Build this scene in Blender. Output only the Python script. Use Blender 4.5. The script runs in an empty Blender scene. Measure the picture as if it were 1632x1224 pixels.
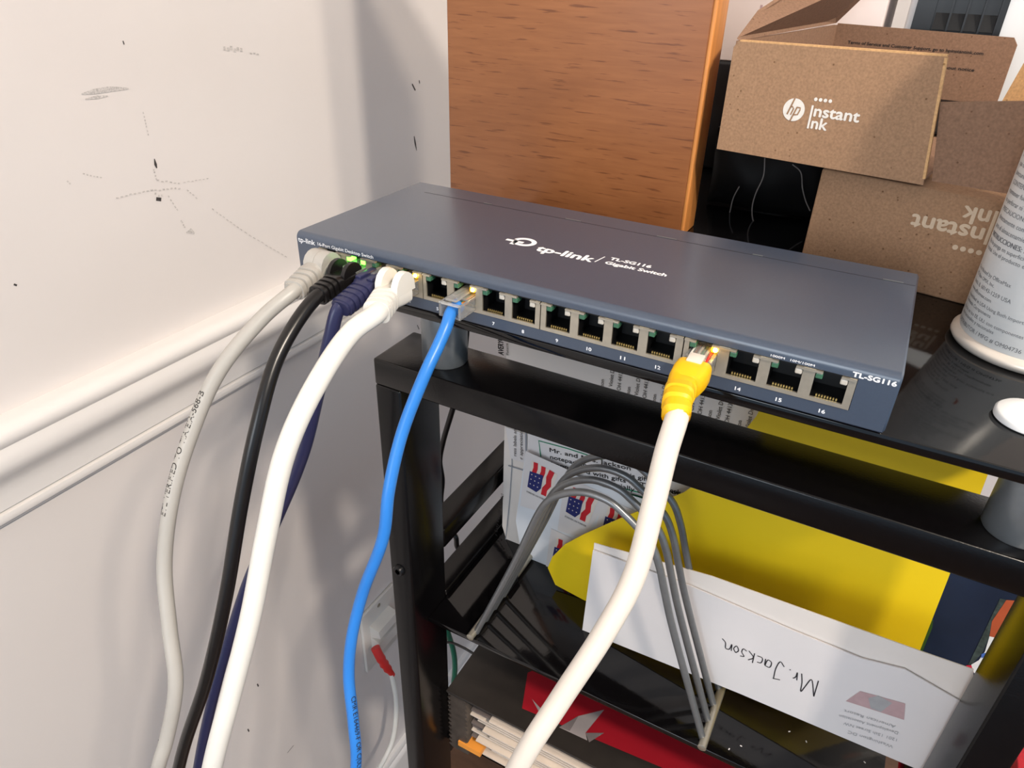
import bpy, bmesh, math, random
from mathutils import Vector, Matrix, Euler
S = bpy.context.scene
COL = S.collection
random.seed(7)

# ------------------------------------------------------------------ camera
cam_d = bpy.data.cameras.new('camera')
cam = bpy.data.objects.new('camera', cam_d)
COL.objects.link(cam)
cam.location = (0.26640, -0.26138, 0.15092)
cam.rotation_euler = (1.02981, -0.024465, 0.499568)
cam_d.sensor_fit = 'HORIZONTAL'
cam_d.sensor_width = 36.0
cam_d.lens = 36.0 * 1144.85 / 1632.0
cam_d.clip_start = 0.01
S.camera = cam

# ------------------------------------------------------------------ world, lamps, exposure
W = bpy.data.worlds.new('world'); S.world = W
W.use_nodes = True
bg = W.node_tree.nodes['Background']
bg.inputs[0].default_value = (0.60, 0.79, 1.0, 1)
bg.inputs[1].default_value = 0.86

def area(name, loc, target, size, power, color):
    d = bpy.data.lights.new(name, 'AREA')
    d.shape = 'DISK'; d.size = size; d.energy = power; d.color = color
    o = bpy.data.objects.new(name, d); COL.objects.link(o)
    o.location = loc
    o.rotation_euler = (Vector(target) - Vector(loc)).to_track_quat('-Z', 'Y').to_euler()
    return o
area('ceiling_lamp', (1.42, -0.86, 1.32), (-0.21, 0.05, -0.1), 0.13, 33, (1.0, 0.885, 0.755))
area('ceiling_lamp', (1.46, -0.54, 1.32), (-0.21, 0.05, -0.1), 0.13, 15, (1.0, 0.86, 0.70))
area('window_light', (0.05, -2.35, 0.48), (0.1, 0.1, -0.1), 1.2, 24, (0.88, 0.94, 1.0))
S.view_settings.view_transform = 'Standard'
S.view_settings.look = 'None'
S.view_settings.gamma = 1.0
S.view_settings.exposure = 0.0
try: S.view_settings.use_curve_mapping = False
except Exception: pass

# ------------------------------------------------------------------ materials
def sl(c):
    return tuple(((v/255.0)/12.92 if v/255.0 <= 0.04045 else ((v/255.0+0.055)/1.055)**2.4) for v in c)
def mat(name, rgb, rough=0.5, metal=0.0, spec=0.5, emit=None, estr=0, trans=0, coat=0, crough=0.1, bump=0, bscale=200, var=0, vscale=60, ior=1.45, stretch=(1,1,1)):
    m = bpy.data.materials.new(name); m.use_nodes = True
    nt = m.node_tree; b = nt.nodes['Principled BSDF']
    c = sl(rgb)
    b.inputs['Base Color'].default_value = (*c, 1)
    b.inputs['Roughness'].default_value = rough
    b.inputs['Metallic'].default_value = metal
    b.inputs['Specular IOR Level'].default_value = spec
    b.inputs['Transmission Weight'].default_value = trans
    b.inputs['Coat Weight'].default_value = coat
    b.inputs['IOR'].default_value = ior
    b.inputs['Coat Roughness'].default_value = crough
    if emit:
        b.inputs['Emission Color'].default_value = (*sl(emit), 1)
        b.inputs['Emission Strength'].default_value = estr
    tc = mp = None
    if var or bump:
        tc = nt.nodes.new('ShaderNodeTexCoord'); mp = nt.nodes.new('ShaderNodeMapping')
        mp.inputs['Scale'].default_value = stretch
        nt.links.new(tc.outputs['Object'], mp.inputs['Vector'])
    if var:
        n = nt.nodes.new('ShaderNodeTexNoise'); n.inputs['Scale'].default_value = vscale
        n.inputs['Detail'].default_value = 6
        nt.links.new(mp.outputs['Vector'], n.inputs['Vector'])
        r = nt.nodes.new('ShaderNodeValToRGB')
        r.color_ramp.elements[0].position = 0.3; r.color_ramp.elements[1].position = 0.7
        r.color_ramp.elements[0].color = (*[max(0, v*(1-var)) for v in c], 1)
        r.color_ramp.elements[1].color = (*[min(1, v*(1+var)) for v in c], 1)
        nt.links.new(n.outputs['Fac'], r.inputs['Fac'])
        nt.links.new(r.outputs['Color'], b.inputs['Base Color'])
    if bump:
        n2 = nt.nodes.new('ShaderNodeTexNoise'); n2.inputs['Scale'].default_value = bscale
        n2.inputs['Detail'].default_value = 4
        nt.links.new(mp.outputs['Vector'], n2.inputs['Vector'])
        bp = nt.nodes.new('ShaderNodeBump'); bp.inputs['Strength'].default_value = bump
        bp.inputs['Distance'].default_value = 0.001
        nt.links.new(n2.outputs['Fac'], bp.inputs['Height'])
        nt.links.new(bp.outputs['Normal'], b.inputs['Normal'])
    return m

def wood_mat():
    m = bpy.data.materials.new('stained_wood'); m.use_nodes = True
    nt = m.node_tree; b = nt.nodes['Principled BSDF']; L = nt.links
    tc = nt.nodes.new('ShaderNodeTexCoord')
    def noise(scale, st, detail=8, dist=0.0):
        mp = nt.nodes.new('ShaderNodeMapping'); mp.inputs['Scale'].default_value = st
        mp.inputs['Rotation'].default_value = (0, 0.06, 0)
        n = nt.nodes.new('ShaderNodeTexNoise'); n.inputs['Scale'].default_value = scale
        n.inputs['Detail'].default_value = detail; n.inputs['Distortion'].default_value = dist
        L.new(tc.outputs['Object'], mp.inputs['Vector']); L.new(mp.outputs['Vector'], n.inputs['Vector'])
        return n
    big = noise(11, (0.7, 1, 1.6), 4, 0.8)
    fine = noise(150, (0.22, 1, 2.6), 8, 0.4)
    pores = noise(330, (0.13, 1, 1.8), 3, 0.1)
    r1 = nt.nodes.new('ShaderNodeValToRGB')
    r1.color_ramp.elements[0].position = 0.32; r1.color_ramp.elements[1].position = 0.68
    r1.color_ramp.elements[0].color = (*sl((138, 86, 50)), 1)
    r1.color_ramp.elements[1].color = (*sl((156, 100, 60)), 1)
    L.new(big.outputs['Fac'], r1.inputs['Fac'])
    r2 = nt.nodes.new('ShaderNodeValToRGB')
    r2.color_ramp.elements[0].position = 0.3; r2.color_ramp.elements[1].position = 0.7
    r2.color_ramp.elements[0].color = (0.84, 0.81, 0.78, 1); r2.color_ramp.elements[1].color = (1.0, 1.0, 1.0, 1)
    L.new(fine.outputs['Fac'], r2.inputs['Fac'])
    r3 = nt.nodes.new('ShaderNodeValToRGB')
    r3.color_ramp.elements[0].position = 0.32; r3.color_ramp.elements[1].position = 0.40
    r3.color_ramp.elements[0].color = (0.55, 0.48, 0.44, 1); r3.color_ramp.elements[1].color = (1, 1, 1, 1)
    L.new(pores.outputs['Fac'], r3.inputs['Fac'])
    def mul(a, bb):
        x = nt.nodes.new('ShaderNodeMix'); x.data_type = 'RGBA'; x.blend_type = 'MULTIPLY'
        x.inputs[0].default_value = 1.0
        L.new(a, x.inputs[6]); L.new(bb, x.inputs[7]); return x.outputs[2]
    o = mul(mul(r1.outputs['Color'], r2.outputs['Color']), r3.outputs['Color'])
    L.new(o, b.inputs['Base Color'])
    b.inputs['Roughness'].default_value = 0.42
    return m

def cardboard_mat(name, rgb):
    m = bpy.data.materials.new(name); m.use_nodes = True
    nt = m.node_tree; b = nt.nodes['Principled BSDF']; L = nt.links
    c = sl(rgb)
    tc = nt.nodes.new('ShaderNodeTexCoord')
    n = nt.nodes.new('ShaderNodeTexNoise'); n.inputs['Scale'].default_value = 800; n.inputs['Detail'].default_value = 6
    L.new(tc.outputs['Object'], n.inputs['Vector'])
    r = nt.nodes.new('ShaderNodeValToRGB')
    r.color_ramp.elements[0].position = 0.28; r.color_ramp.elements[1].position = 0.72
    r.color_ramp.elements[0].color = (*[v*0.80 for v in c], 1); r.color_ramp.elements[1].color = (*[min(1, v*1.13) for v in c], 1)
    L.new(n.outputs['Fac'], r.inputs['Fac'])
    v = nt.nodes.new('ShaderNodeTexVoronoi'); v.inputs['Scale'].default_value = 170
    L.new(tc.outputs['Object'], v.inputs['Vector'])
    r2 = nt.nodes.new('ShaderNodeValToRGB')
    r2.color_ramp.elements[0].position = 0.06; r2.color_ramp.elements[1].position = 0.11
    r2.color_ramp.elements[0].color = (0.55, 0.5, 0.45, 1); r2.color_ramp.elements[1].color = (1, 1, 1, 1)
    L.new(v.outputs['Distance'], r2.inputs['Fac'])
    x = nt.nodes.new('ShaderNodeMix'); x.data_type = 'RGBA'; x.blend_type = 'MULTIPLY'; x.inputs[0].default_value = 1
    L.new(r.outputs['Color'], x.inputs[6]); L.new(r2.outputs['Color'], x.inputs[7])
    L.new(x.outputs[2], b.inputs['Base Color'])
    b.inputs['Roughness'].default_value = 0.85
    b.inputs['Specular IOR Level'].default_value = 0.2
    return m

M = {}
M['wall'] = mat('wall_paint', (218, 212, 209), 0.32, spec=0.5, bump=0.06, bscale=60, var=0.012, vscale=9)
M['trim'] = mat('trim_paint', (222, 218, 215), 0.28)
M['floor'] = mat('wood_floor', (92, 66, 48), 0.3, var=0.25, vscale=12, stretch=(1, 6, 1))
M['ceiling'] = mat('ceiling_paint', (225, 222, 218), 0.8, bump=0.05, bscale=80)
M['scuff'] = mat('grey_scuff', (190, 185, 182), 0.7, var=0.3, vscale=900)
M['scuff_dark'] = mat('dark_scuff', (62, 58, 58), 0.7, var=0.3, vscale=900)
M['case'] = mat('slate_blue_metal', (54, 66, 84), 0.38, spec=0.7, coat=0.7, crough=0.22, bump=0.03, bscale=3000, var=0.04, vscale=900)
M['white_ink'] = mat('white_ink', (232, 233, 236), 0.6, var=0.03, vscale=300)
M['cavity'] = mat('black_port_plastic', (9, 9, 10), 0.45, var=0.2, vscale=300)
M['port'] = mat('port_shield_metal', (190, 182, 166), 0.32, metal=0.75, var=0.06, vscale=400)
M['gold'] = mat('gold_contact', (196, 172, 110), 0.3, metal=0.9, var=0.05, vscale=500)
M['led_off_g'] = mat('green_lens', (66, 112, 88), 0.25, trans=0.2, var=0.05, vscale=500)
M['led_off_w'] = mat('clear_lens', (205, 200, 190), 0.25, trans=0.2, var=0.05, vscale=500)
M['led_y'] = mat('amber_light', (255, 190, 30), 0.3, emit=(255, 186, 20), estr=6.0)
M['led_hot'] = mat('amber_light_core', (255, 235, 170), 0.3, emit=(255, 226, 130), estr=9.0)
M['led_g'] = mat('green_light', (140, 255, 90), 0.3, emit=(110, 255, 70), estr=5.0)
M['blackmetal'] = mat('black_painted_metal', (8, 7, 8), 0.22, spec=0.34, bump=0.05, bscale=900, var=0.15, vscale=300)
M['glass'] = mat('black_glass', (8, 7, 8), 0.07, spec=0.55, bump=0.012, bscale=500, var=0.2, vscale=40)
M['post'] = mat('grey_steel_post', (122, 127, 131), 0.33, metal=0.55, var=0.04, vscale=200)
M['bolt'] = mat('dark_bolt', (30, 30, 32), 0.3, metal=0.6, var=0.1, vscale=500)
M['wood'] = wood_mat()
M['edgewood'] = mat('light_wood_edge', (205, 135, 72), 0.4, var=0.15, vscale=40, stretch=(6, 6, 0.4))
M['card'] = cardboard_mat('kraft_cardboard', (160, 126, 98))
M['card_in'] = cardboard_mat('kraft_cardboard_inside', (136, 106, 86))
M['card_edge'] = cardboard_mat('kraft_cardboard_edge', (206, 164, 116))
M['print_white'] = mat('white_print', (226, 220, 212), 0.7, var=0.05, vscale=600)
M['print_faint'] = mat('pale_print', (206, 184, 158), 0.7, var=0.05, vscale=600)
M['print_black'] = mat('black_print', (30, 26, 26), 0.7, var=0.2, vscale=600)
M['print_grey'] = mat('grey_print', (104, 106, 110), 0.6, var=0.1, vscale=600)
M['can'] = mat('white_can_paint', (206, 208, 208), 0.3, var=0.01, vscale=60)
M['rim'] = mat('cream_can_rim', (214, 206, 196), 0.3, metal=0.2, var=0.03, vscale=100)
M['whitepl'] = mat('white_plastic', (232, 234, 235), 0.35, var=0.01, vscale=60)
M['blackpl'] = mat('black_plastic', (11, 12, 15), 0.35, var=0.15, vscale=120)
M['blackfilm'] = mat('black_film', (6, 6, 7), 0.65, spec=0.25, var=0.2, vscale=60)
M['greyseam'] = mat('grey_seam', (120, 116, 114), 0.4, var=0.1, vscale=200)
M['carton'] = mat('white_carton', (222, 208, 204), 0.6, var=0.02, vscale=30)
M['wire'] = mat('pewter_wire', (122, 124, 126), 0.36, metal=0.6, var=0.05, vscale=300)
M['nickel'] = mat('nickel_rod', (172, 166, 152), 0.3, metal=0.75, var=0.05, vscale=300)
M['paper'] = mat('white_paper', (214, 210, 210), 0.75, var=0.012, vscale=40)
M['paper2'] = mat('cream_paper', (220, 213, 207), 0.75, var=0.012, vscale=40)
M['paperc'] = mat('cool_white_paper', (214, 218, 224), 0.6, var=0.012, vscale=40)
M['line_grey'] = mat('grey_line', (140, 144, 152), 0.6, var=0.05, vscale=200)
M['yellow'] = mat('yellow_folder_card', (226, 194, 18), 0.5, var=0.02, vscale=30)
M['green_tab'] = mat('green_plastic', (52, 84, 30), 0.4, var=0.1, vscale=50)
M['green_line'] = mat('green_ink', (30, 128, 92), 0.6, var=0.05, vscale=200)
M['navy_cover'] = mat('navy_book_cover', (28, 40, 62), 0.35, var=0.15, vscale=40)
M['rust'] = mat('rust_print', (176, 84, 52), 0.4, var=0.1, vscale=60)
M['foliage'] = mat('dark_foliage_print', (60, 72, 70), 0.4, var=0.6, vscale=260)
M['pinkred'] = mat('crimson_print', (206, 36, 66), 0.45, var=0.05, vscale=60)
M['bluep'] = mat('blue_print', (70, 110, 190), 0.45, var=0.05, vscale=60)
M['flag_red'] = mat('flag_red', (196, 34, 46), 0.5, var=0.12, vscale=150)
M['flag_blue'] = mat('flag_blue', (36, 42, 104), 0.5, var=0.12, vscale=150)
M['flag_white'] = mat('flag_white', (222, 212, 202), 0.55, var=0.06, vscale=150)
M['filecover'] = mat('black_file_cover', (38, 33, 30), 0.5, var=0.15, vscale=80)
M['pleat'] = mat('grey_pleat_film', (74, 66, 60), 0.4, var=0.25, vscale=120)
M['tabpaper'] = mat('tab_paper', (214, 200, 186), 0.6, var=0.06, vscale=60)
M['tabgrey'] = mat('grey_divider', (112, 102, 98), 0.6, var=0.06, vscale=60)
M['orange'] = mat('orange_tab', (232, 150, 60), 0.5, var=0.05, vscale=60)
M['limetab'] = mat('lime_tab', (140, 196, 50), 0.5, var=0.05, vscale=60)
M['maroon'] = mat('crimson_card', (150, 20, 34), 0.42, var=0.04, vscale=60)
M['silver_print'] = mat('grey_leaf_print', (148, 140, 140), 0.5, var=0.05, vscale=60)
M['silver_dark'] = mat('dark_grey_leaf_print', (112, 104, 104), 0.5, var=0.05, vscale=60)
M['c_gray'] = mat('grey_cable_jacket', (168, 164, 158), 0.38, var=0.02, vscale=60)
M['c_black'] = mat('black_cable_jacket', (20, 18, 18), 0.28, var=0.1, vscale=60)
M['c_navy'] = mat('navy_cable_jacket', (40, 42, 74), 0.3, var=0.05, vscale=60)
M['c_white'] = mat('white_cable_jacket', (218, 215, 208), 0.4, var=0.012, vscale=60)
M['c_cream'] = mat('cream_cable_jacket', (214, 205, 194), 0.4, var=0.012, vscale=60)
M['c_blue'] = mat('blue_cable_jacket', (44, 120, 202), 0.35, var=0.03, vscale=60)
M['c_yellow'] = mat('yellow_boot_rubber', (238, 184, 12), 0.42, var=0.03, vscale=60)
M['c_green'] = mat('green_wire_jacket', (16, 92, 70), 0.4, var=0.05, vscale=60)
M['c_red'] = mat('red_boot_rubber', (196, 40, 36), 0.42, var=0.06, vscale=60)
M['clear'] = mat('clear_plug_plastic', (240, 240, 238), 0.06, trans=0.85, ior=1.45, var=0.01, vscale=60)
M['or_wire'] = mat('orange_wire', (224, 132, 40), 0.4, var=0.05, vscale=60)
M['gr_wire'] = mat('green_wire', (90, 140, 110), 0.4, var=0.05, vscale=60)
M['br_wire'] = mat('brown_wire', (130, 84, 60), 0.4, var=0.05, vscale=60)
M['ink'] = mat('pen_ink', (34, 30, 34), 0.6, var=0.05, vscale=100)
M['logo_red'] = mat('faint_red_print', (178, 150, 152), 0.7, var=0.06, vscale=200)
M['logo_grey'] = mat('faint_grey_print', (158, 158, 160), 0.7, var=0.06, vscale=200)
M['plate'] = mat('outlet_plastic', (206, 202, 196), 0.35, var=0.01, vscale=60)

# ------------------------------------------------------------------ helpers
ORG = {}
def V(p): return Vector(p)
def tag(o, label, cat, group=None, kind=None):
    if label: o['label'] = label
    if cat: o['category'] = cat
    if group: o['group'] = group
    if kind: o['kind'] = kind
    return o
def thing(name, loc, label, cat, group=None):
    o = bpy.data.objects.new(name, None); COL.objects.link(o)
    o.location = loc; o.empty_display_size = 0.01
    ORG[o.name] = V(loc)
    return tag(o, label, cat, group)
def put(name, verts, faces, m, parent=None, smooth=False, mats=None, fm=None, org=None):
    og = ORG[parent.name] if parent else (V(org) if org else V((0, 0, 0)))
    me = bpy.data.meshes.new(name)
    me.from_pydata([tuple(V(v) - og) for v in verts], [], faces)
    me.materials.append(M[m] if isinstance(m, str) else m)
    if mats:
        for k in mats: me.materials.append(M[k])
    bm = bmesh.new(); bm.from_mesh(me)
    bmesh.ops.recalc_face_normals(bm, faces=bm.faces); bm.to_mesh(me); bm.free()
    if fm:
        for p, i in zip(me.polygons, fm): p.material_index = i
    if smooth:
        for p in me.polygons: p.use_smooth = True
    me.update()
    o = bpy.data.objects.new(name, me); COL.objects.link(o)
    if parent: o.parent = parent
    else: o.location = og
    ORG[o.name] = og
    return o
class G:
    def __init__(s): s.v = []; s.f = []
    def add(s, vs, fs):
        b = len(s.v); s.v += [V(v) for v in vs]; s.f += [tuple(i+b for i in f) for f in fs]; return s
    def box(s, lo, hi, R=None, o=None):
        vs = [(x, y, z) for z in (lo[2], hi[2]) for y in (lo[1], hi[1]) for x in (lo[0], hi[0])]
        if R is not None: vs = [R @ V(v) + V(o) for v in vs]
        return s.add(vs, [(0,2,3,1),(4,5,7,6),(0,1,5,4),(2,6,7,3),(0,4,6,2),(1,3,7,5)])
    def bbox(s, lo, hi, r, R=None, o=None, seg=2):
        bm = bmesh.new(); bmesh.ops.create_cube(bm, size=1)
        for v in bm.verts:
            v.co = Vector([(lo[i]+hi[i])/2 + v.co[i]*(hi[i]-lo[i]) for i in range(3)])
        bmesh.ops.bevel(bm, geom=bm.edges[:], offset=r, segments=seg, affect='EDGES', profile=0.5)
        bm.verts.ensure_lookup_table()
        vs = [v.co.copy() for v in bm.verts]
        if R is not None: vs = [R @ v + V(o) for v in vs]
        for i, v in enumerate(bm.verts): v.index = i
        fs = [[v.index for v in f.verts] for f in bm.faces]; bm.free()
        return s.add(vs, fs)
    def prism(s, poly, d):
        n = len(poly); d = V(d); P0 = [V(p) for p in poly]
        vs = P0 + [p + d for p in P0]
        fs = [tuple(range(n)), tuple(range(2*n-1, n-1, -1))] + [(i, i+n, (i+1) % n + n, (i+1) % n) for i in range(n)]
        return s.add(vs, fs)
    def cyl(s, a, b, r0, r1=None, n=24):
        a, b = V(a), V(b); r1 = r0 if r1 is None else r1
        return s.rings([a, b], [r0, r1], n, True)
    def rings(s, pts, rad, n=12, caps=True, flat=1.0, up=None):
        pts = [V(p) for p in pts]
        T = []
        for i in range(len(pts)):
            t = pts[min(i+1, len(pts)-1)] - pts[max(i-1, 0)]
            if t.length < 1e-9: t = T[-1] if T else V((0, 0, 1))
            T.append(t.normalized())
        u = V(up) if up else (V((0, 0, 1)) if abs(T[0].z) < 0.9 else V((1, 0, 0)))
        u = (u - T[0]*u.dot(T[0])).normalized()
        vs = []; 
        for i, p in enumerate(pts):
            u = (u - T[i]*u.dot(T[i])).normalized(); w = T[i].cross(u)
            for k in range(n):
                a = 2*math.pi*k/n
                vs.append(p + (u*math.cos(a) + w*math.sin(a)*flat)*rad[i])
        fs = []
        for i in range(len(pts)-1):
            for k in range(n):
                k2 = (k+1) % n
                fs.append((i*n+k, i*n+k2, (i+1)*n+k2, (i+1)*n+k))
        if caps:
            fs.append(tuple(range(n-1, -1, -1))); fs.append(tuple((len(pts)-1)*n+k for k in range(n)))
        return s.add(vs, fs)
    def put(s, name, m, parent=None, smooth=False, org=None, **k): return put(name, s.v, s.f, m, parent, smooth, org=org, **k)
def autosmooth(o, ang=40):
    me = o.data
    bm = bmesh.new(); bm.from_mesh(me)
    for f in bm.faces: f.smooth = True
    for e in bm.edges:
        if len(e.link_faces) == 2 and e.calc_face_angle(0) > math.radians(ang): e.smooth = False
    bm.to_mesh(me); bm.free(); return o
def spline(pts, n=10):
    P = [V(p) for p in pts]; out = []
    P = [P[0]*2-P[1]] + P + [P[-1]*2-P[-2]]
    for i in range(1, len(P)-2):
        p0, p1, p2, p3 = P[i-1:i+3]
        for k in range(n):
            d1, d2, d3 = [max(1e-6, (b-a).length**0.5) for a, b in ((p0, p1), (p1, p2), (p2, p3))]
            m1 = (p1-p0)/d1 - (p2-p0)/(d1+d2) + (p2-p1)/d2
            m2 = (p2-p1)/d2 - (p3-p1)/(d2+d3) + (p3-p2)/d3
            m1 *= d2; m2 *= d2; t = k/n
            out.append((2*t**3-3*t*t+1)*p1 + (t**3-2*t*t+t)*m1 + (3*t*t-2*t**3)*p2 + (t**3-t*t)*m2)
    out.append(P[-2]); return out
def tube(name, pts, r, m, parent=None, n=12, res=8, smooth=True, org=None, flat=1.0, up=None):
    c = spline(pts, res) if res else [V(p) for p in pts]
    rad = [r]*len(c) if not isinstance(r, (list, tuple)) else r
    o = G().rings(c, rad, n, True, flat, up).put(name, m, parent, org=org)
    return autosmooth(o, 60)
_tc = {}
def textgeo(body):
    if body in _tc: return _tc[body]
    c = bpy.data.curves.new('t', 'FONT'); c.body = body; c.resolution_u = 3
    o = bpy.data.objects.new('t', c); COL.objects.link(o)
    dg = bpy.context.evaluated_depsgraph_get()
    me = bpy.data.meshes.new_from_object(o.evaluated_get(dg))
    vs = [v.co.copy() for v in me.vertices]; fs = [tuple(p.vertices) for p in me.polygons]
    bpy.data.objects.remove(o); bpy.data.curves.remove(c); bpy.data.meshes.remove(me)
    x0 = min(v.x for v in vs); x1 = max(v.x for v in vs)
    vs = [V((v.x-x0, v.y, 0)) for v in vs]
    _tc[body] = (vs, fs, x1-x0); return _tc[body]
class Tx(G):
    def line(s, body, o, xd, ud, h=None, w=None, bold=0.0, sh=0.0):
        """h: cap height, w: total width"""
        vs, fs, tw = textgeo(body)
        o, xd, ud = V(o), V(xd).normalized(), V(ud).normalized()
        cap = 0.70
        if h is None: h = cap*w/tw
        sy = h/cap; sx = (w/tw) if w else sy
        offs = [(0, 0)] if not bold else [(-bold, 0), (bold, 0), (0, bold), (0, -bold)]
        nn = xd.cross(ud).normalized()
        for i, (bx, by) in enumerate(offs):
            s.add([o + xd*((v.x+sh*v.y)*sx+bx) + ud*(v.y*sy+by) + nn*(i*2e-6) for v in vs], fs)
        return s
def ribbon(g, pts, w, n):
    """flat stroke of width w in the plane with normal n"""
    n = V(n).normalized(); P = [V(p) for p in pts]; L = []
    for i in range(len(P)):
        t = (P[min(i+1, len(P)-1)] - P[max(i-1, 0)]).normalized()
        s = n.cross(t).normalized()
        ww = w[i] if isinstance(w, (list, tuple)) else w
        L.append((P[i]-s*ww/2, P[i]+s*ww/2))
    vs = [q for a in L for q in a]
    g.add(vs, [(2*i, 2*i+1, 2*i+3, 2*i+2) for i in range(len(P)-1)]); return g
def disc(g, c, r, u, w, n=24):
    c, u, w = V(c), V(u), V(w)
    g.add([c + u*r*math.cos(2*math.pi*k/n) + w*r*math.sin(2*math.pi*k/n) for k in range(n)], [tuple(range(n))]); return g
X, Y, Z = V((1, 0, 0)), V((0, 1, 0)), V((0, 0, 1))
ZF = -1.05      # floor
XW = -0.21      # left wall plane

# ------------------------------------------------------------------ room
def struct(o): o['kind'] = 'structure'; return o
struct(G().box((XW-0.1, -2.6, ZF), (XW, 0.9, 1.40)).put('wall_left', 'wall'))
wall = bpy.data.objects['wall_left']
struct(G().box((XW-0.1, 0.9, ZF), (2.6, 1.0, 1.40)).put('wall_back', 'wall'))
struct(G().box((XW-0.1, -2.6, ZF-0.1), (2.6, 1.0, ZF)).put('floor', 'floor'))
struct(G().box((XW-0.1, -2.6, 1.40), (2.6, 1.0, 1.5)).put('ceiling', 'ceiling'))
# chair rail: moulding profile swept along the wall
zt = -0.1165; Hh = 0.0745
prof = [(0, 0), (0.010, 0.000), (0.0165, -0.03), (0.019, -0.08), (0.0185, -0.15), (0.0165, -0.185), (0.0168, -0.20), (0.0185, -0.25), (0.0195, -0.33),
        (0.0185, -0.40), (0.0150, -0.47), (0.0115, -0.53), (0.0098, -0.60), (0.0092, -0.68), (0.0092, -0.812), (0.0066, -0.822), (0.0066, -0.838),
        (0.0098, -0.85), (0.0105, -0.89), (0.0095, -0.935), (0.0060, -0.945), (0.0056, -0.958), (0.0062, -0.962), (0.0048, -1.0), (0, -1.0)]
def sweep(name, prof, zt, H, m):
    g = G(); pv = [(XW+a, zt+b*H) for a, b in prof]; n = len(pv)
    ys = [-2.6, 0.9]
    vs = [(x, y, z) for y in ys for x, z in pv]
    fs = [(i, (i+1) % n, n+(i+1) % n, n+i) for i in range(n)] + [tuple(range(n)), tuple(range(2*n-1, n-1, -1))]
    o = g.add(vs, fs).put(name, m); struct(o); return autosmooth(o, 50)
sweep('trim_1', prof, zt, Hh, 'trim')
sweep('baseboard_left', [(0, 0), (0.006, 0), (0.009, -0.06), (0.008, -0.12), (0.012, -0.16), (0.013, -0.22), (0.013, -1.0), (0, -1.0)], -0.958, 0.092, 'trim')
# scuffs on the paint
def scuff(name, groups, m):
    g = G()
    for pts, w in groups: ribbon(g, pts, w, X)
    return g.put(name, m, wall)
def dash(p, q, n, w, duty=0.55):
    p, q = V(p), V(q); out = []
    for i in range(n):
        a = p.lerp(q, i/n); b = p.lerp(q, (i+duty)/n)
        j = V((0, 0, random.uniform(-1, 1)*w*0.5))
        out.append(([a+j, b+j], w)); 
    return out
def WL(*p): return list(p)
scuff('scuff_mark', [([(-0.20970, 0.03832, 0.06622), (-0.20970, 0.04720, 0.06663), (-0.20970, 0.05854, 0.06677), (-0.20970, 0.07230, 0.06548)], [0.0008, 0.0032, 0.0034, 0.0010]), ([(-0.20970, 0.03994, 0.06297), (-0.20970, 0.04835, 0.06301), (-0.20970, 0.05600, 0.06279)], [0.0008, 0.0022, 0.0006])], 'scuff')
scuff('scuff_mark', dash((-0.20970, 0.15859, 0.08385), (-0.20970, 0.17788, 0.08099), 6, 0.0026, 0.7), 'scuff')
scuff('scuff_mark', dash((-0.20970, 0.18376, 0.07826), (-0.20970, 0.19398, 0.07649), 3, 0.001, 0.7), 'scuff')
scuff('scuff_mark', dash((-0.20970, 0.07916, 0.04951), (-0.20970, 0.07910, 0.03260), 7, 0.0009) , 'scuff')
scuff('scuff_mark', [([(-0.20970, 0.07961, 0.01721), (-0.20970, 0.07958, 0.01320), (-0.20970, 0.07990, 0.01044)], [0.0006, 0.0022, 0.0008]), ([(-0.20970, 0.07370, -0.01057), (-0.20970, 0.07766, -0.01202)], 0.0026)], 'scuff_dark')
scuff('scuff_mark', dash((-0.20970, 0.07716, 0.01012), (-0.20970, 0.07760, 0.00188), 4, 0.0011) + dash((-0.20970, 0.07760, 0.00188), (-0.20970, 0.09805, -0.00465), 6, 0.0010) + dash((-0.20970, 0.09925, -0.00445), (-0.20970, 0.12431, -0.00675), 7, 0.0007) + dash((-0.20970, 0.04327, -0.00210), (-0.20970, 0.07445, -0.00381), 9, 0.0010)
      + dash((-0.20970, 0.07072, -0.00384), (-0.20970, 0.09713, -0.00824), 8, 0.0012) + dash((-0.20970, 0.07352, -0.00727), (-0.20970, 0.08093, -0.01002), 3, 0.0015) + dash((-0.20970, 0.08404, -0.01078), (-0.20970, 0.09001, -0.02477), 5, 0.0009) + dash((-0.20970, 0.10115, -0.01063), (-0.20970, 0.10948, -0.01998), 4, 0.0010), 'scuff')
scuff('scuff_mark', dash((-0.20970, 0.02467, 0.01843), (-0.20970, 0.03788, 0.01216), 6, 0.0009) + dash((-0.20970, 0.01313, 0.01649), (-0.20970, 0.01501, 0.01279), 2, 0.001), 'scuff')
scuff('scuff_mark', [([(-0.20970, 0.09263, -0.04188), (-0.20970, 0.09688, -0.04160), (-0.20970, 0.09977, -0.04448)], [0.001, 0.004, 0.0015])] + dash((-0.20970, 0.09021, -0.03071), (-0.20970, 0.09268, -0.03938), 4, 0.0012), 'scuff')
scuff('scuff_mark', dash((-0.20970, 0.12052, -0.03033), (-0.20970, 0.14763, -0.05632), 9, 0.0008) + dash((-0.20970, 0.14871, -0.05773), (-0.20970, 0.19353, -0.09596), 11, 0.0007), 'scuff')
scuff('scuff_mark', [([(-0.20970, 0.39876, 0.03010), (-0.20970, 0.40390, 0.02330)], 0.0016), ([(-0.20970, 0.41147, 0.03233), (-0.20970, 0.41239, 0.02913)], 0.0012), ([(-0.20970, 0.39802, -0.02255), (-0.20970, 0.39978, -0.03015), (-0.20970, 0.40151, -0.03851)], [0.0010, 0.0022, 0.0006])], 'scuff_dark')
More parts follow.
